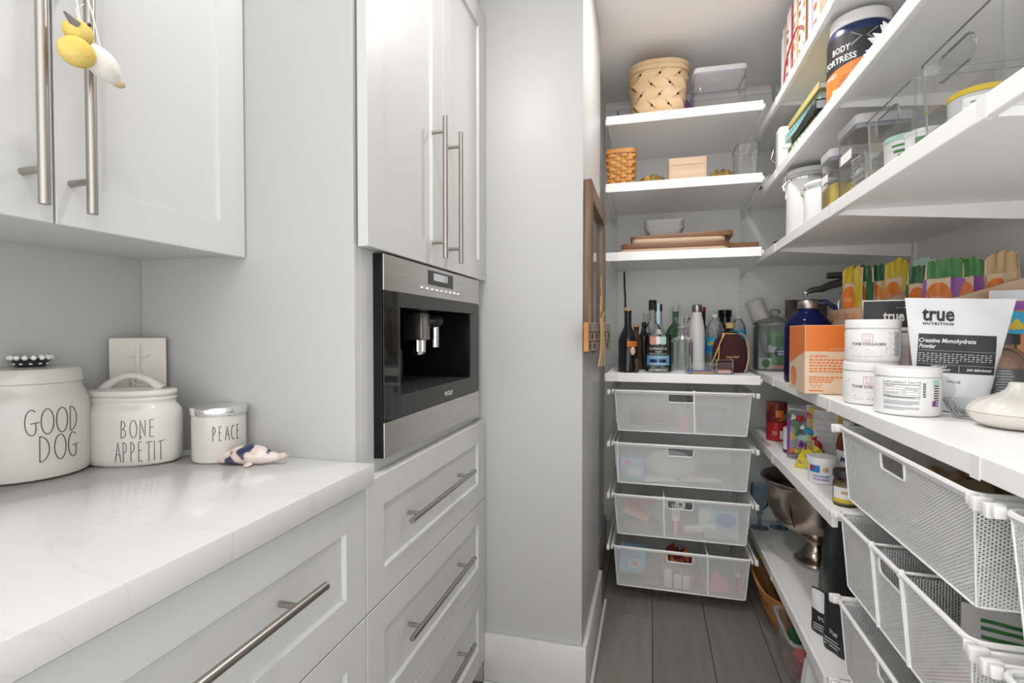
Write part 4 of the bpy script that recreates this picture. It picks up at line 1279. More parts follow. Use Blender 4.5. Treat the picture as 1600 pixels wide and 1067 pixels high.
for k, zz in enumerate((.0655, .0605, .0555, .0500, .0445, .0400, .0370)): band(mb, R + .0004, zz, zz + (.0011 if k in (0, 5) else .0005), a, .55, 12)
for zz in (.0370, .0650): pass
for da in (-.55, .55):
    band(mb, R + .0004, .037, .066, a + da, .004, 1)
mb.build('print', 'letter', t)
mb = MB()
for zz, da, hw in ((.0625, -.35, .16), (.0575, .3, .18), (.0528, .1, .05), (.0528, .42, .06), (.0472, -.28, .22), (.0472, .1, .05), (.0415, -.42, .10), (.0385, .0, .40), (.031, .0, .54), (.0285, .0, .52), (.026, .0, .54), (.0235, -.1, .44), (.0175, 0, .54), (.015, 0, .53), (.0125, -.2, .34)): band(mb, R + .0004, zz, zz + .0011, a + da, hw, 10)
mb.build('print', 'seal', t)
mb = MB()
for k in range(12): band(mb, R + .0004, .041 + .0026 * k, .0428 + .0026 * k - .0006 * (k % 2), a + .68, .045, 3)
for k in range(11): band(mb, R + .0004, .022 + .0052 * k, .0245 + .0052 * k, a + 1.12, .11, 3)
mb.build('print', 'letter', t)
band(MB(), R + .0004, .066, .076, a + 1.10, .13).build('print', 'mint', t)
band(MB(), R + .0005, .022, .033, a + 1.02, .07).build('print', 'purple', t)

# garlic keeper
gk = (.660, 1.170)
t = put('garlic_keeper', 'cream ceramic garlic keeper shaped like a ribbed bulb, front right of the shelf', 'garlic keeper', *gk, ZD)
def gring(r, z, amp):
    return [(r * (1 + amp * math.cos(14 * 2 * PI * k / 84)) * math.cos(2 * PI * k / 84), r * (1 + amp * math.cos(14 * 2 * PI * k / 84)) * math.sin(2 * PI * k / 84), z) for k in range(84)]
gm = MB()
gm.loft([gring(r, z, a_) for r, z, a_ in ((.040, .0005, .0), (.050, .002, .0), (.064, .012, .006), (.070, .022, .010), (.0715, .0275, .010))])
o = gm.build('base', 'garlic', t)
gm = MB()
gm.loft([gring(r, z, a_) for r, z, a_ in ((.0715, .0282, .010), (.0690, .036, .013), (.058, .047, .018), (.041, .056, .024), (.026, .063, .03), (.016, .071, .035), (.0125, .079, .02), (.0125, .083, .0), (.010, .085, .0))])
gm.build('lid', 'garlic', t, angle=60)
a = camdir(*gk) + .30
MB().sphere((.0640 * math.cos(a), .0640 * math.sin(a), .0105), (.0032, .0032, .0035), 12, 8).build('vent_hole', 'brownboard', t)
# cut glass bowl
bw = (.640, 1.278)
t = put('glass_bowl', 'small cut glass bowl between the white pouch and the garlic keeper', 'bowl', *bw, ZD)
mb = MB(); mb.loft([[(r * (1 + .03 * (k % 2)) * math.cos(2 * PI * k / 36), r * (1 + .03 * (k % 2)) * math.sin(2 * PI * k / 36), z) for k in range(36)] for r, z in ((.001, .0008), (.024, .0008), (.027, .004), (.036, .020), (.0425, .037), (.0405, .037), (.034, .020), (.024, .006), (.001, .005))], cap0=False, cap1=False)
mb.build('bowl', 'cutglass', t, angle=8)

# pouches
def pouch(t, name, mat, w0, w1, h, d0, seed, top=.93, nx=16, ny=18, wr=.0016, sub=None):
    # stand-up pouch: gusset at the foot, flat sealed top; front faces local -y
    rnd = random.Random(seed)
    F, Bk = [], []
    for j in range(ny + 1):
        v = j / ny
        wv = (w0 + (w1 - w0) * v) / 2
        dv = d0 * (1 - max(0, min(1, v / top))) ** .75 if v < top else 0
        if v < .08: dv *= .86 + .14 * v / .08
        rf, rb = [], []
        for i in range(nx + 1):
            u = 2 * i / nx - 1
            e = max(0.0, 1 - abs(u) ** 2.4) ** .6
            n1 = wr * math.sin(5 * u + 9 * v + seed) * e + wr * .6 * math.sin(13 * v - 7 * u + seed * 2) * e
            zz = h * v + (.004 * (1 - u * u) if j == 0 else 0) * 0
            rf.append((u * wv, -dv * .5 * e - .0012 + n1, zz)); rb.append((u * wv, dv * .5 * e + .0012 + n1, zz))
        F.append(rf); Bk.append(rb)
    mb = MB()
    mb.loft([f + b[::-1] for f, b in zip(F, Bk)])
    return mb.build(name, mat, t), (lambda x, z: _pf(x, z, w0, w1, h, d0, top, wr, seed))
def _pf(x, z, w0, w1, h, d0, top, wr, seed):
    v = z / h; wv = (w0 + (w1 - w0) * v) / 2; u = max(-1, min(1, x / wv))
    dv = d0 * (1 - max(0, min(1, v / top))) ** .75 if v < top else 0
    if v < .08: dv *= .86 + .14 * v / .08
    e = max(0.0, 1 - abs(u) ** 2.4) ** .6
    n1 = wr * math.sin(5 * u + 9 * v + seed) * e + wr * .6 * math.sin(13 * v - 7 * u + seed * 2) * e
    return -dv * .5 * e - .0012 + n1
def decal(t, name, mat, x0, x1, z0, z1, fy, off=.0009, n=12, m=10, shp=None):
    mb = MB(); bm = mb.bm
    g = [[bm.verts.new((x0 + (x1 - x0) * i / n, fy(x0 + (x1 - x0) * i / n, z0 + (z1 - z0) * j / m) - off, z0 + (z1 - z0) * j / m)) for i in range(n + 1)] for j in range(m + 1)]
    for j in range(m):
        for i in range(n):
            if shp and not shp((2 * (i + .5) / n - 1), (2 * (j + .5) / m - 1)): continue
            bm.faces.new((g[j][i], g[j][i + 1], g[j + 1][i + 1], g[j + 1][i]))
    return mb.build(name, mat, t)
def disc(t, name, mat, cx, cz, rx, rz, fy, off=.0012, k=4, n=28):
    mb = MB(); bm = mb.bm
    c = bm.verts.new((cx, fy(cx, cz) - off, cz)); prev = None
    for i in range(1, k + 1):
        ring = []
        for j in range(n):
            x, z = cx + rx * i / k * math.cos(2 * PI * j / n), cz + rz * i / k * math.sin(2 * PI * j / n)
            ring.append(bm.verts.new((x, fy(x, z) - off, z)))
        for j in range(n):
            if prev is None: bm.faces.new((c, ring[j], ring[(j + 1) % n]))
            else: bm.faces.new((prev[j], ring[j], ring[(j + 1) % n], prev[(j + 1) % n]))
        prev = ring
    return mb.build(name, mat, t)
def ptext(t, s, size, mat, x, z, fy, off=.0016, **k):
    me = text_geo(s, size, **k)
    for v in me.vertices:
        X, Z = x + v.co.x, z + v.co.y
        v.co = Vector((X, fy(X, Z) - off, Z))
    return _mesh_obj(me, 'lettering', mat, t)
tp = (.657, 1.385)
t = put('supplement_pouch', 'large white stand-up pouch with a black panel, front of the supplement shelf', 'pouch', *tp, ZD, -math.radians(14))
W0, W1, Hh = .120, .194, .254
o, fy = pouch(t, 'pouch', 'pouch', W0, W1, Hh, .060, 2, .90)
t.rotation_euler = (0, math.radians(2.5), -math.radians(14))
ptext(t, 'true', .046, 'letter', -.034, .203, fy, weight=.0012, width=.058)
ptext(t, 'NUTRITION', .0075, 'letter', -.034, .193, fy, weight=.0003, width=.055, spacing=1.3)
decal(t, 'label_panel', 'pouchblack', -.068, .068, .086, .172, fy, .0011, 20, 12)
ptext(t, 'Creatine Monohydrate', .0135, 'paper', -.018, .153, fy, .0022, shear=.25, weight=.0003, width=.100)
ptext(t, 'Powder', .0135, 'paper', -.052, .140, fy, .0022, shear=.25, weight=.0003, width=.030)
mb = MB()
for k in range(5):
    z = .127 - k * .0046
    for q in range(18):
        x = -.066 + q * .0072
        if k == 4 and q > 9: continue
        xx = x + .0055 - .0012 * ((q * 5 + k) % 3)
        mb.poly([(x, fy(x, z) - .0022, z), (xx, fy(xx, z) - .0022, z), (xx, fy(xx, z) - .0022, z + .0018), (x, fy(x, z) - .0022, z + .0018)])
for z in (.1345, .1035):
    for q in range(14):
        x = -.070 + q * .01
        mb.poly([(x, fy(x, z) - .0022, z), (x + .01, fy(x + .01, z) - .0022, z), (x + .01, fy(x + .01, z) - .0022, z + .0006), (x, fy(x, z) - .0022, z + .0006)])
mb.build('print', 'papergrey', t)
ptext(t, 'DIETARY', .0068, 'paper', -.030, .0965, fy, .0022, shear=.2, weight=.0002)
ptext(t, 'SUPPLEMENT', .0068, 'paper', -.030, .0895, fy, .0022, shear=.2, weight=.0002)
ptext(t, '250 SERVINGS', .0066, 'paper', .040, .0925, fy, .0022, shear=.2, weight=.0002, width=.044)
decal(t, 'print', 'paper', .0048, .0056, .0885, .1015, fy, .0020, 1, 4)
ptext(t, 'VALUE', .0080, 'letter', -.003, .064, fy, .0014, width=.024)
disc(t, 'print', 'lightgrey', -.026, .050, .028, .030, fy, .0007)
# black pouch behind
t = put('supplement_pouch', 'black-topped white stand-up pouch half hidden behind the large white one', 'pouch', .625, 1.562, ZD, -math.radians(12))
o, fy = pouch(t, 'pouch', 'pouch', .13, .16, .262, .05, 5, .92)
decal(t, 'label_panel', 'pouchblack', -.078, .078, .190, .259, fy, .0008, 14, 8)
ptext(t, 'true', .038, 'paper', -.012, .207, fy, .0016, weight=.0010, width=.046)
ptext(t, 'Protein Isolate', .010, 'letter', -.012, .176, fy, .0014, weight=.0002, width=.055)
for z in (.165, .14, .115): decal(t, 'print', 'papergrey', -.055, .05, z, z + .0012, fy, .0012, 10, 1)

# orange box
t = put('broth_box', 'orange and beige carton lettered AT BRODO beside the collagen jars', 'carton', .520, 1.742, ZD, math.radians(-2))
bx, by, bh = .090, .100, .197
MB().box(-bx, bx, -by, by, 0, bh, .0012).build('carton', 'beige', t, smooth=False)
MB().box(-bx + .001, bx - .001, -by - .0006, -by - .0001, bh * .62, bh - .001).build('print', 'orange', t, smooth=False)
mb = MB()
pts = [(-bx - .0004, -by + .001, bh * .62), (-bx - .0004, -by + .001, bh - .001), (-bx - .0004, by - .001, bh - .001), (-bx - .0004, by - .001, bh * .40)]
for k in range(1, 8):
    q = k / 8; pts.append((-bx - .0004, by - .001 - (2 * by - .002) * q, bh * (.40 + .22 * q ** 1.8 + .05 * math.sin(PI * q))))
mb.poly(pts); mb.build('print', 'orange', t)
mb = MB(); mb.poly([(-bx - .0005, .038 + .040 * math.cos(2 * PI * k / 28), bh * .21 + bh * .155 * math.sin(2 * PI * k / 28)) for k in range(28)]); mb.build('print', 'orange', t)
text(t, 'brodo', .012, 'beige', (-bx - .0008, .038, bh * .20), (0, -1, 0), (0, 0, 1))
MB().box(-bx + .001, bx - .001, -by + .018, -by + .021, bh, bh + .0004).build('seam', 'carddark', t, smooth=False)
MB().box(-bx - .0004, -bx, -by + .001, -by + .0028, 0, bh).build('edge', 'carddark', t, smooth=False)
text(t, 'AT BRODO,', .0105, 'orange', (-bx + .012, -by - .0006, bh * .53), (1, 0, 0), (0, 0, 1), align='LEFT', weight=.0003, width=.048)
mb = MB()
for k in range(5):
    z = bh * (.485 - .042 * k)
    x = -bx + .012
    while x < bx - .02 - (.03 if k == 4 else 0):
        L_ = .006 + .006 * random.random(); mb.box(x, x + L_, -by - .0006, -by - .0002, z, z + .0042); x += L_ + .0025
for k in range(3):
    z = bh * (.235 - .034 * k); x = -bx + .012
    while x < -bx + (.095, .075, .065)[k]:
        L_ = .006 + .005 * random.random(); mb.box(x, x + L_, -by - .0006, -by - .0002, z, z + .0036); x += L_ + .002
for x in (-bx + .012, bx - .05): mb.box(x, x + .035, -by - .0006, -by - .0002, .008, .0115)
mb.build('print', 'orange', t, smooth=False)
text(t, 'ORGANIC FORMULA' if False else 'UMAMI FORMULA', .0062, 'beige', (.0, -by - .0012, bh * .645), (1, 0, 0), (0, 0, 1), width=.055)
mb = MB(); mb.tube([(-bx + .014 + .004 * k, -by - .0008, bh * .10 + .007 * math.sin(k * 1.9) + .004) for k in range(8)], .0006, 5); mb.build('signature', 'orange', t)

# display cartons with their pouches
def crate(label, loc, wx, wy, hf, hb, letters):
    t = put('display_carton', label, 'carton', *loc, ZD, 0, 'cardboard display cartons')
    # local: x from the aisle side (0) to the wall (wx), y across
    th = .003
    MB().box(0, th, 0, wy, 0, hf).build('front_wall', 'card', t, smooth=False)
    MB().box(wx - th, wx, 0, wy, 0, hb).build('back_wall', 'card', t, smooth=False)
    for y in (0, wy - th):
        MB().prism([(th, y, 0), (wx - th, y, 0), (wx - th, y, hb), (wx * .9, y, hb), (th + .018, y, hf), (th, y, hf)], (0, th, 0)).build('side_wall', 'card', t, smooth=False)
    MB().box(th, wx - th, th, wy - th, 0, th).build('floor_panel', 'card', t, smooth=False)
    mb = MB(); mb.box(0, th + .0002, 0, wy, hf, hf + .0008); mb.prism([(th + .018, -.0002, hf), (wx * .9, -.0002, hb), (wx * .9, th + .0002, hb + .001), (th + .018, th + .0002, hf + .001)], (0, .0001, 0)); mb.build('cut_edge', 'carddark', t, smooth=False)
    if letters:
        for y in (wy * .76, wy * .26):
            text(t, 'brodo', .040, 'orange', (-.0005, y, hf - .034), (0, -1, 0), (0, 0, 1), width=wy * .40)
        mb = MB(); mb.poly([(.040 + .04 * math.cos(PI * k / 14) + .02, -.0005, hf - .025 + .030 * math.sin(PI * k / 14)) for k in range(15)]); mb.build('print', 'orange', t)
    return t
crate('cardboard display carton lettered brodo, behind the orange carton', (.605, 1.775), .24, .270, .252, .335, True)
crate('nearer cardboard display carton behind the white pouch', (.640, 1.485), .225, .265, .245, .305, False)
def broth(label, x, y, rz, tilt, acc, top, h=.39, w_=.11, seed=1):
    t = put('broth_pouch', label, 'pouch', x, y, ZD + .0045, rz, 'broth pouches in the display cartons')
    wt = w_ * .70
    o, fy = pouch(t, 'pouch', 'beige', w_, wt, h, .034, seed, .90, 12, 20, .0022)
    rnd = random.Random(seed)
    ks = [rnd.uniform(-.006, .006) for _ in range(13)]
    me = o.data
    def warp(co):
        v = co.z / h
        if v > .80:
            u = max(0.0, min(.999, co.x / wt + .5)) * 12
            i = int(u); f = u - i
            d = ks[i] * (1 - f) + ks[i + 1] * f
            co.z += d * (v - .80) / .2 * 1.4 - .012 * abs(co.x / wt * 2) ** 2 * (v - .80) / .2
            co.y += d * 1.6 * (v - .80) / .2
    k0 = len(t.children)
    decal(t, 'print', top, -.47 * wt, .47 * wt, h * .86, h * .998, fy, .0024, 12, 8)
    decal(t, 'print', acc, .12 * w_, .38 * w_, h * .40, h * .86, fy, .0008, 8, 8)
    decal(t, 'print', acc, -.40 * w_, -.33 * w_, h * .45, h * .86, fy, .0008, 4, 8)
    disc(t, 'emblem', 'orange', -.10 * w_, h * .71, .25 * w_, h * .12, fy)
    ptext(t, 'brodo', .024, 'beige', -.10 * w_, h * .70, fy, .0018, width=w_ * .30)
    for ch in t.children:
        for v in ch.data.vertices: warp(v.co)
    return t
F45 = -math.radians(90)
pl = [('broth pouch with a yellow-green crimped top, leftmost in the row', .645, 1.945, F45 + .55, 'yellow', 'yellow', .392),
      ('broth pouch with a dark green crimped top, second in the row', .672, 1.925, F45 + .50, 'dkgreen', 'dkgreen', .392),
      ('broth pouch turned away, green top and brown back, third in the row', .706, 1.905, F45 + 1.15, 'tan', 'dkgreen', .392),
      ('broth pouch with a broad yellow side and orange disc, fourth in the row', .735, 1.850, F45 + .85, 'yellow', 'yellow', .398),
      ('broth pouch with gold top leaning right of the yellow one', .772, 1.885, F45 + 1.0, 'tan', 'tan', .396),
      ('broth pouch with yellow corn print, rear of the far carton', .785, 1.815, F45 + .9, 'yellow', 'mint', .396),
      ('broth pouch with dark green top at the rear corner of the far carton', .815, 1.855, F45 + .7, 'dkgreen', 'dkgreen', .402)]
for i, (lb, x, y, rz, acc, top, h) in enumerate(pl): broth(lb, x, y, rz, 0, acc, top, h, .092, i + 1)
pl = [('dark green broth pouch at the far end of the near carton', .735, 1.700, F45 + .8, 'dkgreen', 'dkgreen', .362),
      ('broth pouch with large orange disc and bright green top, near carton', .762, 1.645, F45 + 1.1, 'purple', 'green', .372),
      ('broth pouch with purple beet print and green top, near carton', .805, 1.620, F45 + .8, 'purple', 'green', .372),
      ('broth pouch standing last at the right of the near carton', .835, 1.540, F45 + .55, 'tan', 'tan', .372)]
for i, (lb, x, y, rz, acc, top, h) in enumerate(pl): broth(lb, x, y, rz, 0, acc, top, h, .112 if i == 1 else .095, i + 11)
# bottle and snack bag at the far right
t = put('soap_bottle', 'clear bottle with a broad black cap behind the garlic keeper', 'bottle', .762, 1.392, ZD)
MB().lathe([(0, .0005), (.040, .0005), (.044, .005), (.044, .10), (.040, .120), (.026, .137), (.019, .142), (.019, .150), (0, .150)], 32).build('bottle', 'thickglass', t)
MB().lathe([(0, .004), (.041, .004), (.0415, .095), (0, .096)], 24).build('contents', pm('dark_soap', (.055, .06, .065), .3), t)
MB().lathe([(0, .1505), (.024, .1505), (.024, .172), (.022, .174), (0, .174)], 28).build('cap', 'black', t)
a = camdir(.762, 1.392)
mb = MB()
for k in range(9): band(mb, .0443, .045 + .006 * k, .0460 + .006 * k, a, .34 - .05 * (k % 3), 10)
for k in range(10): band(mb, .0443, .012, .032, a - .2 + .04 * k, .010, 1)
mb.build('print', 'papergrey', t)
t = put('snack_bag', 'orange snack bag with a blue badge at the right edge, behind the bottle', 'bag', .832, 1.425, ZD, -math.radians(14))
o, fy = pouch(t, 'bag', pm('orange_snack', (.50, .16, .035), .35, var=(.62, .24, .06), scale=(30, 30, 8)), .15, .16, .275, .05, 8, .88)
decal(t, 'print', 'purple', -.075, .075, .228, .248, fy, .001, 12, 3)
decal(t, 'print', 'lightgrey', -.078, .078, .249, .274, fy, .001, 12, 3)
disc(t, 'badge', 'cyan', -.035, .199, .035, .027, fy, .0014)
decal(t, 'badge', 'yellow', -.050, -.012, .184, .208, fy, .0020, 14, 10, lambda u, v: abs(u) < 1 - .55 * (v + 1) * .8)

# rear left of the shelf
t = put('glass_jar', 'large lidded glass jar with a green pack inside, at the shelf corner', 'jar', .548, 2.60, ZD)
MB().lathe([(0, .0008), (.084, .0008), (.090, .006), (.090, .19), (.086, .202), (.084, .206)], 48).build('jar', 'thickglass', t)
MB().lathe([(.088, .207), (.092, .210), (.092, .216), (.082, .224), (.05, .238), (.016, .247), (.012, .252), (.022, .262), (.024, .272), (.016, .280), (0, .282)], 48).build('lid', 'thickglass', t)
pk_ = put('dishwasher_packet', 'green packet of dishwasher tablets inside the glass jar', 'packet', .565, 2.585, ZD + .007, math.radians(-8))
o, fy = pouch(pk_, 'packet', 'green', .095, .10, .165, .05, 4, .9)
decal(pk_, 'print', 'dkgreen', -.046, .046, .100, .150, fy, .001); disc(pk_, 'badge', 'navy', .008, .075, .036, .018, fy)
decal(pk_, 'print', 'papergrey', -.046, -.012, .075, .108, fy, .0010)
ptext(pk_, 'POWER', .012, 'paper', .010, .076, fy, .002, weight=.0003, width=.042); ptext(pk_, 'BEADS', .012, 'paper', .010, .064, fy, .002, weight=.0003, width=.034)
decal(pk_, 'print', 'salmon', -.047, .047, .003, .018, fy, .001)
pk_ = put('leaflet', 'white leaflet with a green round seal inside the glass jar', 'leaflet', .500, 2.565, ZD + .007, math.radians(8))
MB().box(-.026, .030, -.001, .001, 0, .050).build('sheet', 'paper', pk_, smooth=False)
mb = MB(); mb.poly([(.006 + .017 * math.cos(2 * PI * k / 24), -.0014, .025 + .019 * math.sin(2 * PI * k / 24)) for k in range(24)]); mb.build('seal', 'green', pk_)
mb = MB(); mb.tube([(.006 + .020 * math.cos(2 * PI * k / 24), -.0014, .025 + .022 * math.sin(2 * PI * k / 24)) for k in range(24)], .0008, 5, True); mb.build('ring', 'green', pk_)
t = put('cup_sleeve', 'sleeve of white foam cups leaning against the back wall', 'cup stack', .560, 2.715, ZD)
mb = MB()
rings = []
for k in range(24):
    z = k * .0145; r = .0385 + .0016 * (k % 2)
    rings.append([(r * math.cos(2 * PI * q / 28), r * math.sin(2 * PI * q / 28), z) for q in range(28)])
mb.loft(rings); mb.build('cups', 'foam', t)
t.rotation_euler = (0, math.radians(-19), 0); t.location = (.592, 2.735, ZD + .013)
t = put('coffee_bag', 'dark brown coffee bag standing behind the glass jar', 'bag', .690, 2.655, ZD, math.radians(-6))
o, fy = pouch(t, 'bag', 'sagebrown', .17, .17, .325, .07, 6, .92, wr=.003)
decal(t, 'print', 'tan', -.03, .03, .25, .315, fy, .0012, 14, 10, lambda u, v: abs(u) < .5 + .5 * v)
t = put('water_jug', 'large blue water jug with a steel lid behind the orange carton', 'jug', .532, 2.015, ZD)
MB().lathe([(0, .0008), (.066, .0008), (.074, .006), (.074, .190), (.071, .205), (.060, .222), (.044, .238), (.036, .244), (.034, .252), (.034, .258), (0, .258)], 44).build('jug', 'jug', t)
MB().lathe([(0, .2585), (.033, .2585), (.0335, .261), (.0335, .283), (.031, .286), (0, .287)], 36).build('lid', 'nickel', t)
MB().lathe([(.030, .287), (.027, .290), (0, .290)], 30).build('lid_top', 'black', t)
mb = MB(); mb.tube([(.030, -.012, .274), (.05, -.018, .280), (.078, -.014, .262), (.088, -.008, .236), (.078, -.004, .21)], .0085, 10); mb.build('handle', 'navy', t)
t = put('citrus_press', 'dark cast metal lever press standing behind the blue jug', 'kitchen tool', .735, 2.33, ZD)
mb = MB()
mb.tube([(-.13, -.02, .337), (-.11, -.02, .345), (-.08, -.02, .348), (-.04, -.01, .365), (.0, 0, .375), (.05, 0, .375)], lambda k: .010 + .010 * k, 10)
mb.tube([(-.055, 0, .402), (.09, 0, .408)], .013, 14); mb.tube([(.02, 0, .36), (.03, 0, .41)], .02, 12)
mb.build('lever', 'darkmetal', t)
MB().sphere((-.135, -.02, .333), (.012, .012, .014), 14, 10).build('knob', 'chrome', t)
mb = MB(); mb.tube([(-.02, -.03, .0), (-.02, -.03, .29), (-.005, -.02, .33), (.02, -.01, .34), (.045, -.02, .33), (.055, -.03, .29), (.055, -.03, .0)], .0075, 10); mb.build('stand', 'chrome', t)
MB().box(-.05, .08, -.06, .05, 0, .014, .003).build('foot', 'darkmetal', t)
# ------------------------------------------------------------------ right wall, third shelf (clear bins)
ZS = 1.5055
def clampcan(label, x, y, R, h, latch):
    t = put('clamp_canister', label, 'canister', x, y, ZS, 0, 'white clamp lid canisters')
    MB().lathe([(0, .0005), (R * .95, .0005), (R, .006), (R, h * .80), (R * .985, h * .82), (0, h * .82)], 48).build('body', 'plastic', t)
    MB().lathe([(R * .99, h * .81), (R * 1.02, h * .815), (R * 1.02, h * .845), (R * .99, h * .85)], 48).build('metal_band', 'chrome', t)
    MB().lathe([(0, h * .855), (R * .99, h * .855), (R * 1.0, h * .865), (R * 1.0, h * .90), (R * .97, h * .905), (0, h * .905)], 48).build('seal', 'lightgrey', t)
    MB().lathe([(R * .96, h * .906), (R * 1.01, h * .91), (R * 1.01, h * .965), (R * .93, h * .985), (0, h)], 48).build('lid', 'plastic', t)
    a = latch
    P = lambda rr, z, s=0: (rr * math.cos(a) - s * math.sin(a), rr * math.sin(a) + s * math.cos(a), z)
    k = h / .25
    mb = MB()
    for s in (-.011 * k, .011 * k):
        mb.tube([P(R * 1.02, h * .93, s), P(R * 1.14, h * .88, s), P(R * 1.10, h * .76, s * .6), P(R * 1.03, h * .66, s * .15)], .0016, 6)
        mb.tube([P(R * 1.03, h * .83, s), P(R * 1.16, h * .78, s), P(R * 1.12, h * .70, 0)], .0014, 6)
    mb.tube([P(R * 1.04, h * .68, 0), P(R * 1.06, h * .58, 0)], .0028, 6)
    mb.tube([P(R * 1.13, h * .88, -.012 * k), P(R * 1.13, h * .88, .012 * k)], .0018, 6)
    mb.build('latch', 'chrome', t)
    return t
clampcan('tall white canister with a metal clamp lid, left on the clear bin shelf', .555, 2.110, .074, .250, PI * 1.02)
clampcan('short white canister with a metal clamp lid in front of the tall one', .538, 1.868, .060, .140, PI * .98)
def pop(label, x, y, hx, hy, h, fillm, fh, lab=True):
    t = put('storage_container', label, 'container', x, y, ZS, 0, 'clear storage containers on the right wall')
    R_ = lambda a, b, z, r=.014: [(p[0], p[1], z) for p in rrect(-a, a, -b, b, r, 4)]
    MB().loft([R_(hx * .95, hy * .95, .001), R_(hx * .98, hy * .98, .006), R_(hx, hy, h - .022)], cap1=False).build('body', 'oxo', t)
    MB().loft([R_(hx * 1.02, hy * 1.02, h - .022), R_(hx * 1.03, hy * 1.03, h - .016), R_(hx * 1.03, hy * 1.03, h - .004), R_(hx, hy, h)]).build('lid', 'lid', t)
    MB().loft([R_(hx * .97, hy * .97, h - .034), R_(hx * .985, hy * .985, h - .0225)]).build('gasket', 'seal', t)
    MB().loft([R_(hx * .92, hy * .92, .004), R_(hx * .94, hy * .94, fh * .9), R_(hx * .8, hy * .8, fh)]).build('contents', fillm, t)
    if lab: MB().box(-hx - .0012, -hx - .0004, -hy * .55, hy * .55, h * .52, h * .64).build('label', 'paper', t, smooth=False)
    return t
pop('narrow clear container of yellow pasta beside the short canister', .540, 1.722, .045, .048, .185, 'pasta', .088)
pop('tall wide clear container with pasta, grey clip lid, beside the narrow one', .560, 1.560, .062, .070, .208, 'pasta', .055)
t = put('texture_bowl', 'bumpy clear glass tub between the containers and the clear bins', 'tub', .545, 1.435, ZS)
MB().loft([[(p[0], p[1], z) for p in rrect(-a, a, -a * .62, a * .62, .012, 4)] for z, a in ((.001, .058), (.082, .066))], cap1=False).build('tub', 'cutglass', t)
mb = MB()
for i in range(5):
    for j in range(5): mb.sphere((-.0625, -.03 + .015 * i, .014 + .014 * j), (.003, .0045, .0045), 8, 6)
for i in range(8):
    for j in range(5): mb.sphere((-.052 + .015 * i, -.040, .014 + .014 * j), (.0045, .003, .0045), 8, 6)
mb.build('bumps', 'cutglass', t)
MB().loft([[(p[0], p[1], z) for p in rrect(-a, a, -a * .6, a * .6, .012, 4)] for z, a in ((.003, .055), (.04, .058))]).build('contents', 'grain', t)
acrylic_bin('acrylic_bin', 'clear acrylic bin with hand hole holding two round tubs, right wall', (.615, 1.272, ZS), -PI / 2, .232, .27, .142, True, None)
acrylic_bin('acrylic_bin', 'clear acrylic bin with hand hole nearest the viewpoint, yellow-lidded tub inside', (.615, 1.020, ZS), -PI / 2, .235, .27, .148, True, None)
def tubj(label, x, y, R, h, lidm, bodym, bands, zb=ZS + .0035):
    t = put('round_tub', label, 'tub', x, y, zb, 0)
    MB().lathe([(0, 0), (R * .93, 0), (R * .95, .003), (R, h * .86), (0, h * .86)], 36).build('body', bodym, t)
    MB().lathe([(R * 1.0, h * .862), (R * 1.03, h * .87), (R * 1.03, h * .98), (R * .98, h), (0, h)], 36).build('lid', lidm, t)
    a = camdir(x, y)
    for z0, z1, m, da, hw in bands: band(MB(), R * (.955 + .05 * (z0 + z1) / 2) + .0008, h * z0, h * z1, a + da, hw).build('label', m, t)
    return t
tubj('round tub with blue and green lid in the clear bin', .552, 1.350, .044, .088, 'mint', 'paper', [(.55, .62, 'green', 0, .6), (.45, .50, 'green', .1, .5), (.70, .75, 'green', 0, .7), (.3, .34, 'green', -.2, .4)])
tubj('round white tub with a green leaf badge in the clear bin', .545, 1.252, .036, .066, 'paper', 'paper', [(.35, .75, 'green', -.25, .28), (.15, .25, 'red', 0, .9)])
tubj('round tub with a yellow lid in the nearest clear bin', .562, 1.105, .046, .078, 'yellow', 'papergrey', [(.2, .78, 'paper', .15, .7), (.5, .54, 'seal', .2, .5), (.35, .39, 'seal', .2, .5), (.64, .68, 'seal', .2, .5)])
t = put('key_fob', 'small black metal clip lying at the far end of the clear bin shelf', 'clip', .498, 2.30, ZS, math.radians(30))
MB().box(-.012, .012, -.022, .022, 0, .026, .006).build('body', 'blackgloss', t)
mb = MB(); mb.tube([(-.010, -.018, .029), (.0, -.022, .034), (.010, -.014, .029)], .003, 8); mb.build('loop', 'chrome', t)

# ------------------------------------------------------------------ right wall, second shelf (protein tub, books)
ZQ = 1.7885
t = put('protein_tub', 'big orange, navy and black protein powder tub with a white lid', 'tub', .560, 1.660, ZQ)
R = .079
MB().lathe([(0, .0005), (R * .95, .0005), (R, .006), (R, .185), (R * .98, .200), (R * .90, .212), (0, .212)], 48).build('body', 'navy', t)
MB().lathe([(R * .88, .2125), (R * .92, .214), (R * .92, .243), (R * .88, .246), (0, .247)], 48).build('lid', 'plastic', t)
a = camdir(.56, 1.66) - .50
mb = MB(); bm = mb.bm
n = 22
def lab(mt, zl, zh, da, hw, r_=R + .0004, nm='label'):
    mb = MB(); bm = mb.bm
    lo, hi = [], []
    for i in range(n + 1):
        u = -1 + 2 * i / n; an = a + da + hw * u
        lo.append(bm.verts.new((r_ * math.cos(an), r_ * math.sin(an), zl(u)))); hi.append(bm.verts.new((r_ * math.cos(an), r_ * math.sin(an), zh(u))))
    for i in range(n): bm.faces.new((lo[i], lo[i + 1], hi[i + 1], hi[i]))
    return mb.build(nm, mt, t)
lab('orange', lambda u: .008, lambda u: .098 + .014 * u, -.25, .85)
lab('letter', lambda u: .100 + .014 * u, lambda u: .186, -.25, .85)
lab('letter', lambda u: .140 + .012 * u, lambda u: .186, 1.0, .40)
lab('beige', lambda u: .034, lambda u: .046, -.05, .36, R + .0008)
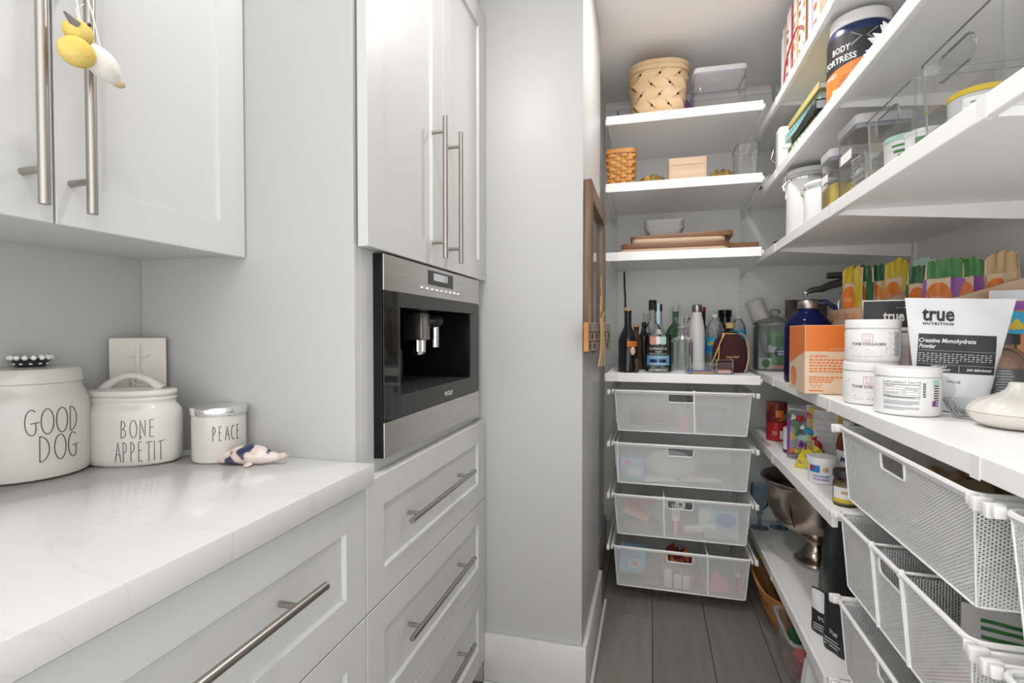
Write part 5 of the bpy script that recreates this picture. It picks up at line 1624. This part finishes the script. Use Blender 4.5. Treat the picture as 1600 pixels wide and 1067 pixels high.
text_cyl(t, 'BODY', .023, 'paper', R + .0010, .140, a - .10, weight=.0004, width=.050, spacing=1.05)
text_cyl(t, 'FORTRESS', .023, 'paper', R + .0010, .113, a - .18, weight=.0004, width=.094)
text_cyl(t, 'WHEY', .015, 'paper', R + .0010, .078, a - .48, weight=.0003)
mb = MB()
for k in range(4): band(mb, R + .0009, .052 + .007 * k, .0535 + .007 * k, a + .02 + .05 * (k % 2), .22 - .03 * k, 6)
for k in range(5): band(mb, R + .0009, .016, .022, a - .3 + k * .17, .05, 3)
mb.build('print', 'brownboard', t)
mb = MB()
mxx = lambda u, v: ((R + .0010) * math.cos(a + .62 + u / R), (R + .0010) * math.sin(a + .62 + u / R), v)
for s in (-1, 1):
    mb.tube([mxx(s * .030, .183), mxx(s * .006, .166), mxx(s * .030, .148)], .0022, 5)
mb.build('emblem', 'seal', t)
t = put('spiky_ball', 'white rubber ball covered in soft spikes beside the protein tub', 'toy', .585, 1.480, ZQ + .075)
MB().sphere((0, 0, 0), .052, 24, 16).build('ball', 'foam', t)
mb = MB()
for i in range(60):
    z = 1 - 2 * (i + .5) / 60; rr_ = math.sqrt(1 - z * z); p_ = i * 2.39996
    d_ = Vector((rr_ * math.cos(p_), rr_ * math.sin(p_), z))
    mb.tube([d_ * .050, d_ * .062, d_ * .0745], lambda k: .0085 * (1 - k) + .0012, 8)
mb.build('spikes', 'foam', t)
bk = [('salmon', 'salmon-red book at the bottom of the lying stack', .022, .34, 0), ('green', 'green book with pale lettering, second from the bottom of the lying stack', .020, .34, .012), ('blackgloss', 'black book in the middle of the lying stack', .030, .32, -.02), ('mint', 'mint green book lying slightly askew near the top of the stack', .030, .36, .03), ('paleyellow', 'yellow-edged book on top of the lying stack', .022, .33, -.01)]
z = ZQ
for k, (m_, lb, th, ln, dy) in enumerate(bk):
    t = put('book', lb, 'book', .592 + .006 * (k % 2), 1.915 + dy, z, math.radians((-1, 1, -2, 2.5, 1)[k]), 'books lying on the second shelf')
    w_ = .23
    MB().box(-w_ / 2, w_ / 2, -ln / 2, ln / 2, 0, .0022, .0004).build('cover', m_, t, smooth=False)
    MB().box(-w_ / 2, w_ / 2, -ln / 2, ln / 2, th - .0024, th - .0002, .0004).build('cover', m_, t, smooth=False)
    MB().box(-w_ / 2, -w_ / 2 + .002, -ln / 2, ln / 2, .0023, th - .0025).build('spine', m_, t, smooth=False)
    MB().box(-w_ / 2 + .003, w_ / 2 - .004, -ln / 2 + .004, ln / 2 - .004, .0023, th - .0025).build('pages', 'paper' if m_ != 'blackgloss' else 'papergrey', t, smooth=False)
    if m_ in ('green', 'salmon', 'mint'):
        mb = MB()
        y = -ln * .36
        while y < ln * .36:
            L_ = .012 + .02 * random.random(); mb.box(-w_ / 2 - .0004, -w_ / 2, y, y + L_, th * .32, th * .66); y += L_ + .012
        mb.build('print', 'paper' if m_ != 'mint' else 'cyan', t, smooth=False)
    z += th + .0003
t = put('white_scale', 'white boxed kitchen scale standing upright at the far end of the book shelf', 'scale', .560, 2.245, ZQ)
MB().box(-.085, .16, -.030, .030, .0005, .175, .012, 3).build('body', 'plastic', t)
MB().box(-.0862, -.0845, -.016, .016, .03, .15, .0003).build('slot', 'papergrey', t, smooth=False)
mb = MB(); mb.box(-.075, .14, -.0312, -.0302, .085, .0862); mb.build('seam', 'seal', t, smooth=False)
t = put('wire_whisk', 'black and steel appliance attachment behind the white scale', 'appliance', .575, 2.42, ZQ)
MB().lathe([(0, .0005), (.045, .0005), (.048, .006), (.03, .06), (.024, .14), (.03, .18), (.028, .21), (0, .212)], 28).build('body', 'blackgloss', t)
mb = MB(); mb.tube([(-.03, 0, .16), (-.075, 0, .15), (-.085, 0, .11), (-.05, 0, .07), (-.03, 0, .06)], .004, 8); mb.build('loop', 'nickel', t)
t = put('round_tin', 'white oval tin lying on its side at the corner of the second shelf', 'tin', .520, 2.60, ZQ + .046)
MB().lathe([(0, -.04), (.040, -.04), (.045, -.035), (.045, .035), (.040, .04), (0, .04)], 32).build('tin', 'plastic', t, rot=(PI / 2, 0, .35))
MB().lathe([(.0455, -.012), (.0455, .012)], 32).build('stripe', 'navy', t, rot=(PI / 2, 0, .35))

# ------------------------------------------------------------------ right wall, top shelf (magazines)
ZM = 2.0675
mg = [('paper', .21, .010), ('paper', .235, .012), ('salmon', .24, .006), ('mint', .215, .008), ('paper', .255, .014), ('paper', .26, .010), ('pink', .26, .006), ('maroon', .25, .012), ('paper', .262, .016), ('tan', .262, .014), ('paper', .265, .012), ('papergrey', .268, .010), ('paper', .27, .012), ('brownboard', .255, .016), ('paper', .27, .014), ('seal', .262, .012), ('paper', .268, .016), ('beige', .26, .010)]
M['paperred'] = M['red']
names = ['white', 'glossy white', 'salmon striped', 'mint', 'thick white', 'plain white', 'hot pink', 'dark red patterned', 'broad white', 'tan speckled', 'white ruled', 'grey', 'white glossy wide', 'brown', 'white bound', 'slate', 'white heavy', 'beige']
y = 2.19
for k, (m_, h, th) in enumerate(mg):
    h = min(h, .268); th *= 2.0
    t = put('magazine', '%s magazine spine, %s from the far end of the top right shelf' % (names[k], ('first', 'second', 'third', 'fourth', 'fifth', 'sixth', 'seventh', 'eighth', 'ninth', 'tenth', 'eleventh', 'twelfth', 'thirteenth', 'fourteenth', 'fifteenth', 'sixteenth', 'seventeenth', 'eighteenth')[k]), 'magazine', .575, y, ZM, 0, 'magazines standing on the top right shelf')
    MB().box(-.10, .105, -th, -.0003, 0, h, .0006).build('cover', m_, t, smooth=False)
    MB().box(-.0985, .1055, -th + .0012, -.0015, .001, h + .0006).build('pages', 'paper', t, smooth=False)
    if k in (2, 4, 8, 10, 12, 16):
        mb = MB()
        for q in range(5): mb.box(-.1004, -.1001, -th + .002, -.0022, h * (.12 + .15 * q), h * (.16 + .15 * q + .04 * (q % 2)))
        mb.build('print', ('orange', 'seal', 'tan', 'green', 'maroon', 'cyan')[k % 6], t, smooth=False)
    y -= th + .0012 + .005 * (k % 3 == 2)
mb = MB(); mb.tube([(.468, 2.115, ZM + .002), (.466, 2.09, ZM + .06), (.4655, 2.02, ZM + .10), (.466, 1.93, ZM + .115), (.468, 1.88, ZM + .09)], .0028, 6)
tag(mb.build('ribbon', 'red'), 'thin red ribbon draped across the magazine spines', 'ribbon')
t = put('glass_vase', 'clear glass vase at the far corner of the top right shelf', 'vase', .585, 2.56, ZM)
MB().lathe([(0, .0008), (.05, .0008), (.055, .006), (.06, .12), (.07, .22), (.075, .26)], 32).build('vase', 'glass', t)

# ------------------------------------------------------------------ short snack shelf
ZE = .6865
for k in range(2):
    t = put('red_can', ('lower', 'upper')[k] + ' of two stacked dark red cardboard cans at the back of the snack shelf', 'can', .535, 2.48, ZE + k * .0835, 0, 'stacked red cans')
    MB().lathe([(0, 0), (.040, 0), (.0415, .002), (.0415, .079), (.043, .080), (.043, .082), (0, .082)], 32).build('can', 'red' if k == 0 else 'maroon', t)
    a = camdir(.535, 2.48)
    if k == 0:
        text_cyl(t, 'ZE', .02, 'paper', .0418, .028, a - .2)
        band(MB(), .0418, .010, .045, a + .6, .28).build('label', 'paper', t)
    else: band(MB(), .0418, .02, .05, a + .3, .4).build('label', 'orange', t)
t = put('candy_can', 'white round canister with a dark foot below the hanging green sweets', 'canister', .548, 2.235, ZE)
MB().lathe([(0, 0), (.040, 0), (.042, .003), (.042, .012), (.0415, .013)], 32).build('foot', 'black', t)
MB().lathe([(.0413, .013), (.0413, .095), (.039, .098), (0, .098)], 32).build('body', 'paper', t)
a = camdir(.548, 2.235); band(MB(), .0417, .014, .07, a + .05, .06).build('print', 'tan', t); band(MB(), .0417, .02, .06, a - .4, .3).build('print', 'paleblue', t)
t = put('sweets_bag', 'clear zip bag of wrapped sweets with purple seal on the snack shelf', 'bag', .588, 2.105, ZE, -math.radians(30))
o, fy = pouch(t, 'bag', 'zip', .20, .20, .20, .08, 4, .95, 18, 16, .004)
decal(t, 'zip_seal', 'purple', -.10, -.085, .01, .15, fy, .001, 3, 12)
decal(t, 'zip_seal', 'papergrey', -.095, .095, .180, .186, fy, .001, 14, 2)
def sweet(label, x, y, z, m1, m2, s, rz, ry, par=None):
    t = put('wrapped_sweet', label, 'sweet', x, y, z, rz, 'sweets in the zip bag')
    mb = MB(); mb.sphere((0, 0, 0), (s, s * .6, s * .6), 14, 10); mb.build('sweet', m1, t)
    for sg in (-1, 1):
        mb = MB()
        mb.loft([[(sg * s * .9, q * .002, p * .002) for q, p in ((-1, -1), (1, -1), (1, 1), (-1, 1))], [(sg * s * 1.7, q * s * .12, p * s * .6) for q, p in ((-1, -1), (1, -1), (1, 1), (-1, 1))]])
        mb.build('twist', m2, t)
    t.rotation_euler = (0, ry, rz)
sweet('large green foil wrapped sweet in the zip bag', .535, 2.165, ZE + .125, 'green', 'dkgreen', .030, .3, .9)
sweet('dark green sweet lower in the zip bag', .545, 2.150, ZE + .085, 'dkgreen', 'green', .028, 1.0, .5)
sweet('round red sweet at the top of the zip bag', .542, 2.130, ZE + .150, 'red', 'paper', .020, .2, .2)
sweet('lime striped sweet in the middle of the zip bag', .548, 2.115, ZE + .078, 'mint', 'yellow', .026, -.4, .1)
sweet('red twist sweet low in the zip bag', .575, 2.040, ZE + .072, 'red', 'red', .018, .1, 1.1)
sweet('purple twist sweet leaning on the red twist sweet in the bag', .545, 2.075, ZE + .050, 'purple', 'purple', .022, .6, .6)
sweet('yellow twist sweet at the foot of the zip bag', .535, 2.120, ZE + .030, 'yellow', 'orange', .020, .2, .1)
sweet('cyan twist sweet at the foot of the zip bag', .560, 2.095, ZE + .110, 'cyan', 'paper', .018, -.6, .5)
sweet('pink twist sweet high in the zip bag', .565, 2.110, ZE + .165, 'pink', 'pink', .018, .9, .3)
t = put('chip_packet', 'white and yellow chip packet standing in the snack bag', 'packet', .612, 2.085, ZE, -math.radians(28))
o, fy = pouch(t, 'packet', 'paper', .12, .125, .205, .05, 3, .92, 14, 14, .003)
for x0, x1 in ((-.055, -.038), (.038, .055)): decal(t, 'print', 'yellow', x0, x1, .03, .195, fy, .001, 3, 10)
decal(t, 'print', 'tan', -.055, .055, .19, .202, fy, .001, 10, 2)
mb = MB()
for k in range(5):
    for q in range(10):
        x = -.032 + q * .0065; z = .07 + k * .022
        mb.poly([(x, fy(x, z) - .0012, z), (x + .005, fy(x + .005, z) - .0012, z), (x + .005, fy(x + .005, z) - .0012, z + .0035), (x, fy(x, z) - .0012, z + .0035)])
mb.build('print', 'papergrey', t)
t = put('candy_box', 'yellow candy packet lying in front of the chip packet', 'packet', .548, 2.000, ZE, -.5)
crumple(MB(), .10, .06, .088, 12, 10, 6).build('wrap', pm('candy_yellow', (.66, .56, .03), .3, var=(.30, .05, .25), scale=(45, 45, 45), contrast=(.58, .62)), t, angle=20)
t = put('snack_tub', 'small white tub with blue and biscuit print at the front of the snack shelf', 'tub', .525, 1.822, ZE)
MB().lathe([(0, 0), (.036, 0), (.0375, .003), (.0405, .062), (0, .062)], 36).build('body', 'paper', t)
MB().lathe([(.040, .0622), (.043, .063), (.043, .080), (.041, .082), (0, .082)], 36).build('lid', 'plastic', t)
a = camdir(.525, 1.822)
band(MB(), .0402, .036, .060, a - .55, .42).build('print', 'blue', t); band(MB(), .0406, .042, .056, a - .75, .14).build('print', 'red', t)
MB().sphere((.0385 * math.cos(a + .25), .0385 * math.sin(a + .25), .047), (.009, .009, .008), 12, 8).build('print', 'tan', t)
text_cyl(t, 'COOKIES', .009, 'blue', .0395, .022, a - .05, weight=.0003, width=.05); text_cyl(t, 'DOUGH', .008, 'purple', .0392, .012, a - .05, weight=.0003, width=.044)
t = put('sauce_bottle', 'clear bottle of red sauce with a white label beside the small jar', 'bottle', .612, 1.862, ZE)
MB().lathe([(0, .0008), (.032, .0008), (.034, .004), (.034, .115), (.028, .14), (.016, .16), (.0145, .175), (0, .175)], 32).build('bottle', 'glass', t)
MB().lathe([(0, .003), (.0325, .004), (.0325, .112), (.027, .136), (.016, .150), (0, .150)], 32).build('sauce', 'sauce', t)
MB().lathe([(0, .1755), (.0165, .1755), (.0165, .192), (0, .193)], 24).build('cap', 'plastic', t)
a = camdir(.612, 1.862); band(MB(), .0345, .028, .098, a, 1.3, 24).build('label', 'paper', t); band(MB(), .0348, .022, .034, a, 1.3, 24).build('label', 'orange', t)
text_cyl(t, 'Mama', .026, 'navy', .0350, .062, a - .05, shear=.2, weight=.0006, width=.046)
t = put('preserve_jar', 'small jar with a black lid and yellow label at the snack shelf end', 'jar', .520, 1.600, ZE)
MB().lathe([(0, .0008), (.029, .0008), (.031, .004), (.031, .060), (.027, .072), (.025, .076), (0, .076)], 32).build('jar', 'glass', t)
MB().lathe([(0, .003), (.0295, .004), (.0295, .058), (0, .066)], 32).build('preserve', 'preserve', t)
MB().lathe([(.024, .0765), (.0315, .077), (.0315, .093), (.029, .096), (0, .096)], 32).build('lid', 'black', t)
a = camdir(.52, 1.60); band(MB(), .0314, .018, .052, a, 1.1, 20).build('label', 'paper', t); band(MB(), .0316, .010, .021, a, 1.1, 20).build('label', 'yellow', t); band(MB(), .0316, .034, .042, a, .35).build('print', 'tan', t)
# ------------------------------------------------------------------ lowest shelf
ZF = .2225
t = put('punch_bowl', 'large tarnished silver footed punch bowl with ring handle on the lowest shelf', 'bowl', .650, 2.315, ZF)
MB().lathe([(0, .0008), (.078, .0008), (.082, .008), (.080, .018), (.066, .028), (.056, .034), (.060, .040), (.050, .052), (.040, .068), (.037, .090), (.041, .102), (.046, .106), (.050, .112), (.105, .135), (.148, .170), (.172, .215), (.182, .265), (.190, .318), (.204, .336), (.208, .340), (.206, .345), (.198, .343), (.186, .330), (.176, .27), (.165, .215), (.140, .172), (.09, .142), (0, .130)], 64).build('bowl', 'silver', t)
for sg in (-1, 1):
    mb = MB(); mb.tube([(sg * .188, -.035, .295), (sg * .215, -.030, .298), (sg * .235, -.02, .300), (sg * .240, 0, .300), (sg * .235, .02, .300), (sg * .215, .030, .298), (sg * .188, .035, .295)], .006, 8); o = mb.build('handle', 'silver', t)
    o.rotation_euler = (0, 0, math.radians(-50))
for k in range(8):
    a = 2 * PI * k / 8
    mb = MB(); mb.tube([(.1835 * math.cos(a), .1835 * math.sin(a), .27), (.175 * math.cos(a), .175 * math.sin(a), .222), (.150 * math.cos(a), .150 * math.sin(a), .174)], .003, 6)
    mb.build('rib', 'silver', t)
bgm = glassy('blue_glass', (.72, .80, .85), 1.6, haze=.08, hcol=(.25, .40, .52))
for k, (x, y) in enumerate(((.505, 2.665), (.595, 2.69))):
    t = put('goblet', ('left', 'right')[k] + ' of two pale blue glass goblets behind the punch bowl', 'glass', x, y, ZF, 0, 'blue glass goblets')
    MB().lathe([(0, .0008), (.040, .0008), (.038, .004), (.008, .012), (.007, .06), (.014, .07), (.010, .08), (.038, .115), (.042, .17), (.038, .21)], 28).build('goblet', bgm, t)
t = put('black_sack', 'crumpled black plastic sack standing beside the punch bowl', 'bag', .705, 1.955, ZF)
rings = []
rnd = random.Random(4)
for z, rx, ry in ((.001, .110, .150), (.03, .13, .17), (.10, .125, .165), (.18, .12, .16), (.26, .11, .15), (.33, .10, .135), (.40, .075, .10), (.43, .03, .05)):
    rings.append([(rx * math.cos(2 * PI * k / 30) * (1 + .12 * rnd.random()), ry * math.sin(2 * PI * k / 30) * (1 + .12 * rnd.random()), z) for k in range(30)])
MB().loft(rings).build('sack', 'bag_black', t, angle=25)
t = put('wire_bundle', 'thin pale wires poking out below the black sack', 'wire', .620, 1.72, ZF + .001)
mb = MB()
for k in range(4): mb.tube([(.0, -.05 + .01 * k, .003), (.03, -.02 + .012 * k, .03 + .01 * k), (.07, .02 + .01 * k, .03 + .012 * k), (.10, .05, .008)], .0012, 5)
mb.build('wires', 'lightgrey', t)
for k, (x, y, h, lb) in enumerate(((.535, 1.690, .150, 'matte black snack pouch nearer the drawer stack on the lowest shelf'), (.530, 1.775, .130, 'black and white snack pouch behind the matte black one, lowest shelf'))):
    t = put('snack_pouch', lb, 'pouch', x, y, ZF, -math.radians(62 - 10 * k), 'snack pouches on the lowest shelf')
    o, fy = pouch(t, 'pouch', 'pouchblack', .10, .10, h, .045, 7 + k, .92, 12, 12, .002)
    if k: decal(t, 'print', 'pouch', -.048, .048, h * .52, h * .97, fy, .001, 10, 8)
    ptext(t, 'true', .022, 'papergrey', 0, h * .34, fy, .0014, weight=.0004, width=.032)
    mb = MB()
    for q in range(3): mb.box(-.028, .020 + .008 * (q % 2), fy(0, h * .2) - .0016, fy(0, h * .2) - .0012, h * (.22 - .06 * q), h * (.22 - .06 * q) + .003)
    mb.build('print', 'papergrey', t, smooth=False)

# ------------------------------------------------------------------ on the floor under the lowest shelf
t = put('slat_basket', 'brown slatted wooden basket on the floor under the lowest shelf', 'basket', .590, 2.27, .0005)
def sb(a, v, o=0):
    k = 3.2
    c, s = math.cos(a), math.sin(a); f = (abs(c) ** k + abs(s) ** k) ** (-1 / k)
    return ((.125 + .050 * v + o) * c * f, (.165 + .060 * v + o) * s * f, .001 + .155 * v)
for k in range(22):
    a0, a1 = 2 * PI * (k + .03) / 22, 2 * PI * (k + .97) / 22
    mb = MB()
    mb.loft([[sb(a0, v), sb((a0 + a1) / 2, v), sb(a1, v), sb(a1, v, -.006), sb((a0 + a1) / 2, v, -.006), sb(a0, v, -.006)] for v in (0, .35, .7, 1)])
    mb.build('slat', 'brownbasket', t, smooth=False)
for v0, v1 in ((.82, 1.04), (.30, .42)):
    mb = MB(); mb.loft([[sb(2 * PI * q / 40, v, o) for q in range(40)] for v, o in ((v0, .0045), (v1, .0045), (v1, .0005), (v0, .0005), (v0, .0045))], cap0=False, cap1=False); mb.build('hoop', 'honey', t)
MB().loft([[sb(2 * PI * q / 40, 0, -.007) for q in range(40)], [sb(2 * PI * q / 40, .05, -.007) for q in range(40)]]).build('base', 'brownbasket', t)
mb = MB()
for k in range(22):
    p_ = sb(2 * PI * (k + .5) / 22, .62, .001); mb.sphere(p_, .003, 8, 6)
mb.build('nails', 'letter', t)
t = put('plastic_tub', 'translucent plastic tub of red and green packets on the floor under the shelf', 'tub', .560, 1.930, .0005)
Rr = lambda a, b, z, r=.03: [(p[0], p[1], z) for p in rrect(-a, a, -b, b, r, 5)]
MB().loft([Rr(.105, .105, .001), Rr(.120, .120, .150)], cap1=False).build('tub', 'zip', t)
mb = MB(); mb.loft([Rr(.120, .120, .150), Rr(.128, .128, .150), Rr(.128, .128, .158), Rr(.120, .120, .158), Rr(.120, .120, .150)], cap0=False, cap1=False); mb.build('rim', 'zip', t)
for k, (m_, x, y, z) in enumerate((('dkgreen', -.06, .05, .08), ('red', -.055, -.04, .075), ('pink', .02, -.05, .05), ('paper', .04, .04, .05), ('red', -.05, -.02, .015))):
    q = put('tub_packet', ('dark green packet', 'red packet', 'pink packet', 'white packet', 'lower red packet')[k] + ' inside the translucent floor tub', 'packet', .560 + x, 1.930 + y, z, .4 * k)
    crumple(MB(), .07, .06, .055, 20 + k, 8, 5).build('wrap', m_, q, angle=20)
t = put('step_stool', 'small white plastic step stool on the floor under the lowest shelf end', 'stool', .590, 1.670, .0005)
MB().box(-.12, .12, -.12, .10, .140, .160, .008, 3).build('top', 'plastic', t)
for sx in (-1, 1):
    for sy in (-1, 1):
        cx, cy = sx * .105, -.01 + sy * .095
        MB().frustum([(cx + a * .020 + sx * .010, cy + b * .022 + sy * .008, 0) for a, b in ((-1, -1), (1, -1), (1, 1), (-1, 1))], [(cx + a * .016, cy + b * .018, .141) for a, b in ((-1, -1), (1, -1), (1, 1), (-1, 1))]).build('leg', 'plastic', t, smooth=False)

# ------------------------------------------------------------------ what lies in the mesh drawers
def dz(zr): return zr - .176
def box_thing(name, label, cat, x, y, z, rz, sx, sy, sz, m_, deco=()):
    t = put(name, label, cat, x, y, z, rz)
    MB().box(-sx / 2, sx / 2, -sy / 2, sy / 2, 0, sz, .0015).build('carton', m_, t, smooth=False)
    for dm, cx, cz, rx, rz_ in deco:
        mb = MB(); mb.poly([(cx + rx * math.cos(2 * PI * k / 22), -sy / 2 - .0006, cz + rz_ * math.sin(2 * PI * k / 22)) for k in range(22)]); mb.build('print', dm, t)
    return t
zz = dz(.911)
for k in range(6):
    t = put('saucer_stack', 'pale plates lying in the top back wall drawer, layer %s' % ('one', 'two', 'three', 'four', 'five', 'six')[k], 'plate', .01, 2.43, zz + .002 + .013 * k, 0, 'plates in the top back drawer')
    MB().lathe([(0, 0), (.07, 0), (.105, .010), (.106, .012), (.07, .003), (0, .003)], 36).build('plate', 'papergrey', t)
box_thing('pink_box', 'small pink box in the top back wall drawer', 'box', .135, 2.33, zz + .001, .2, .03, .05, .06, 'pink')
t = put('grey_cup', 'grey cup in the right half of the top back wall drawer', 'cup', .26, 2.42, zz + .001)
MB().lathe([(0, 0), (.05, 0), (.06, .06), (.063, .085), (.06, .085), (.05, .01), (0, .008)], 28).build('cup', 'seal', t)
zz = dz(.683)
box_thing('tissue_box', 'pale blue carton with a red disc in the second back wall drawer', 'carton', -.080, 2.345, zz + .001, .05, .10, .08, .10, 'paleblue', (('pink', -.022, .078, .013, .013), ('paper', .01, .038, .032, .022)))
t = put('platter', 'large white oval platter propped in the second back wall drawer', 'platter', .085, 2.43, zz + .045)
MB().lathe([(0, 0), (.075, .0), (.105, .012), (.112, .014), (.105, .009), (.07, -.003), (0, -.003)], 40, sy=.75).build('platter', 'paper', t)
t.rotation_euler = (math.radians(32), 0, 0)
for k, (x, y, rz) in enumerate(((.03, 2.35, .3), (.20, 2.37, -.15), (.22, 2.35, .1))):
    t = put('paper_pack', ('left', 'middle', 'right')[k] + ' white paper packet on the second back drawer floor', 'packet', x, y, zz + .003 + .012 * (k == 2), rz, 'paper packets in the second drawer')
    MB().box(-.07, .07, -.045, .045, 0, .010, .002).build('pack', 'paper', t, smooth=False)
zz = dz(.459)
t = put('napkin_pack', 'orange napkin pack tilted in the third back wall drawer', 'packet', -.070, 2.36, zz + .062, 0)
MB().box(-.055, .055, -.05, .05, 0, .03, .004).build('pack', 'orange', t); MB().box(-.056, .056, -.051, -.0505, .002, .012).build('edge', 'beige', t, smooth=False)
t.rotation_euler = (0, math.radians(20), .1)
t = put('napkin_pack', 'dull red napkin pack behind the orange one', 'packet', -.045, 2.46, zz + .075, .3); MB().box(-.06, .06, -.04, .04, 0, .03, .004).build('pack', 'red', t)
t = put('film_bag', 'clear bag filling the lower left of the third back wall drawer', 'bag', -.045, 2.37, zz + .002); crumple(MB(), .17, .10, .06, 31, 12, 7).build('bag', 'mint' if False else 'zip', t, angle=20)
t = put('fork', 'white plastic fork standing at the front of the third back wall drawer', 'fork', .105, 2.300, zz + .004)
mb = MB()
for k in range(4): mb.box(-.016 + k * .009, -.011 + k * .009, -.001, .001, .085, .13)
mb.box(-.016, .016, -.001, .001, .06, .0855); mb.box(-.005, .005, -.001, .001, 0, .0605); mb.build('fork', 'paper', t, smooth=False)
t = put('red_card', 'dull red card behind the plastic fork', 'card', .108, 2.312, zz + .002); MB().box(-.022, .022, -.001, .001, 0, .085).build('card', 'red', t, smooth=False)
t = put('tape_roll', 'white roll seen through the handle of the third back wall drawer', 'roll', .125, 2.335, zz + .128); MB().lathe([(.008, -.01), (.022, -.01), (.022, .01), (.008, .01), (.008, -.01)], 24).build('roll', 'paper', t, rot=(PI / 2, 0, 0))
box_thing('wipes_pack', 'blue and white wipes pack in the third back wall drawer', 'packet', .280, 2.345, zz + .045, -.05, .16, .05, .075, 'paleblue', (('blue', .03, .035, .04, .03), ('paper', -.055, .04, .025, .035)))
t = put('paper_sleeve', 'creased white paper sleeve lying at the front of the third back drawer', 'packet', .205, 2.315, zz + .022, 0); MB().box(-.065, .065, -.012, .012, 0, .028, .004).build('sleeve', 'paper', t); t.rotation_euler = (0, math.radians(-8), .05)
t = put('spoon_box', 'grey carton with big white letters at the right of the third back drawer', 'carton', .290, 2.318, zz + .001); MB().box(-.07, .07, -.014, .014, 0, .043, .001).build('carton', 'papergrey', t, smooth=False)
text(t, 'ONS', .034, 'paper', (.035, -.0148, .006), (1, 0, 0), (0, 0, 1), weight=.0008, width=.06); text(t, 'SUPER-SIZE', .009, 'paper', (.030, -.0148, .034), (1, 0, 0), (0, 0, 1), width=.07)
zz = dz(.232)
box_thing('tissue_box', 'pale blue carton with a white badge at the left of the lowest back drawer', 'carton', -.075, 2.345, zz + .040, .03, .11, .07, .105, 'paleblue', (('paper', .008, .042, .028, .022), ('pink', .008, .042, .018, .013), ('pink', .045, .012, .014, .011)))
t = put('red_sweet_bag', 'maroon bag seen through the handle of the lowest back drawer', 'bag', .120, 2.40, zz + .002); crumple(MB(), .16, .12, .165, 41, 10, 8).build('bag', 'maroon', t, angle=20)
t = put('film_bag', 'clear crinkled bag of cutlery in the lowest back drawer', 'bag', .06, 2.315, zz + .002); crumple(MB(), .20, .03, .11, 43, 14, 4).build('bag', 'zip', t, angle=20)
for k, (x, m_, s) in enumerate(((.075, 'paper', .05), (.115, 'paper', .03), (.15, 'paper', .028))):
    t = put('folded_napkin', ('tall', 'small', 'round')[k] + ' white folded napkin in the lowest back drawer', 'napkin', x, 2.292, zz + .004, .2 * k); MB().box(-.016, .016, -.005, .005, 0, s + .03, .004).build('napkin', m_, t)
t = put('pink_bag', 'pink and red packet in the right part of the lowest back drawer', 'packet', .285, 2.34, zz + .002); crumple(MB(), .09, .06, .085, 45, 10, 6).build('bag', 'pink', t, angle=20)
t = put('red_tube', 'thin red and white tube upright at the right of the lowest back drawer', 'tube', .358, 2.312, zz + .002); MB().lathe([(0, 0), (.009, 0), (.009, .075), (0, .075)], 16).build('tube', 'red', t); MB().lathe([(0, .0755), (.010, .0755), (.010, .088), (0, .088)], 16).build('cap', 'paper', t)
# right wall drawers
zz = .925 - .176
t = put('grain_bag', 'olive bag of grain seen over the top right wall drawer', 'bag', .67, 1.20, zz + .002, .2); crumple(MB(), .24, .20, .15, 51, 12, 9).build('bag', 'preserve', t, angle=25)
t = put('grain_bag', 'pale tan bag at the far end of the top right wall drawer', 'bag', .66, 1.38, zz + .002, .1); crumple(MB(), .20, .12, .12, 52, 10, 7).build('bag', 'tan', t, angle=25)
zz = .705 - .176
t = put('rice_pouch', 'green and white printed pouch at the near end of the second right wall drawer', 'pouch', .60, 1.045, zz + .002, -math.radians(18))
o, fy = pouch(t, 'pouch', 'paper', .15, .15, .158, .05, 9, .9)
for k, z0 in enumerate((.132, .120, .106, .09, .075, .06, .045)):
    decal(t, 'print', 'green' if k < 3 else 'seal', -.05, .05 - .02 * (k % 3), z0, z0 + (.006 if k < 3 else .002), fy, .001, 10, 1)
t = put('snack_pack', 'tan and red snack pack beside the green printed pouch', 'packet', .72, 1.00, zz + .002, -.2)
o, fy = pouch(t, 'pouch', 'tan', .14, .14, .160, .04, 10, .9); decal(t, 'print', 'paper', -.04, .05, .03, .09, fy, .001, 12, 10, lambda u, v: u * u + v * v < 1)
t = put('red_packet', 'red and yellow packets low in the second right wall drawer', 'packet', .52, 1.04, zz + .002, .1); crumple(MB(), .05, .14, .055, 55, 6, 8).build('wrap', 'red', t, angle=20)
zz = .485 - .176
t = put('brown_packet', 'long brown packet in the third right wall drawer', 'packet', .66, 1.22, zz + .002, .1); crumple(MB(), .16, .34, .10, 56, 8, 12).build('wrap', 'sagebrown', t, angle=20)
t = put('salmon_packet', 'dull salmon packet in the third right wall drawer', 'packet', .80, 1.24, zz + .002, .1); crumple(MB(), .10, .26, .12, 57, 7, 10).build('wrap', 'salmon', t, angle=20)
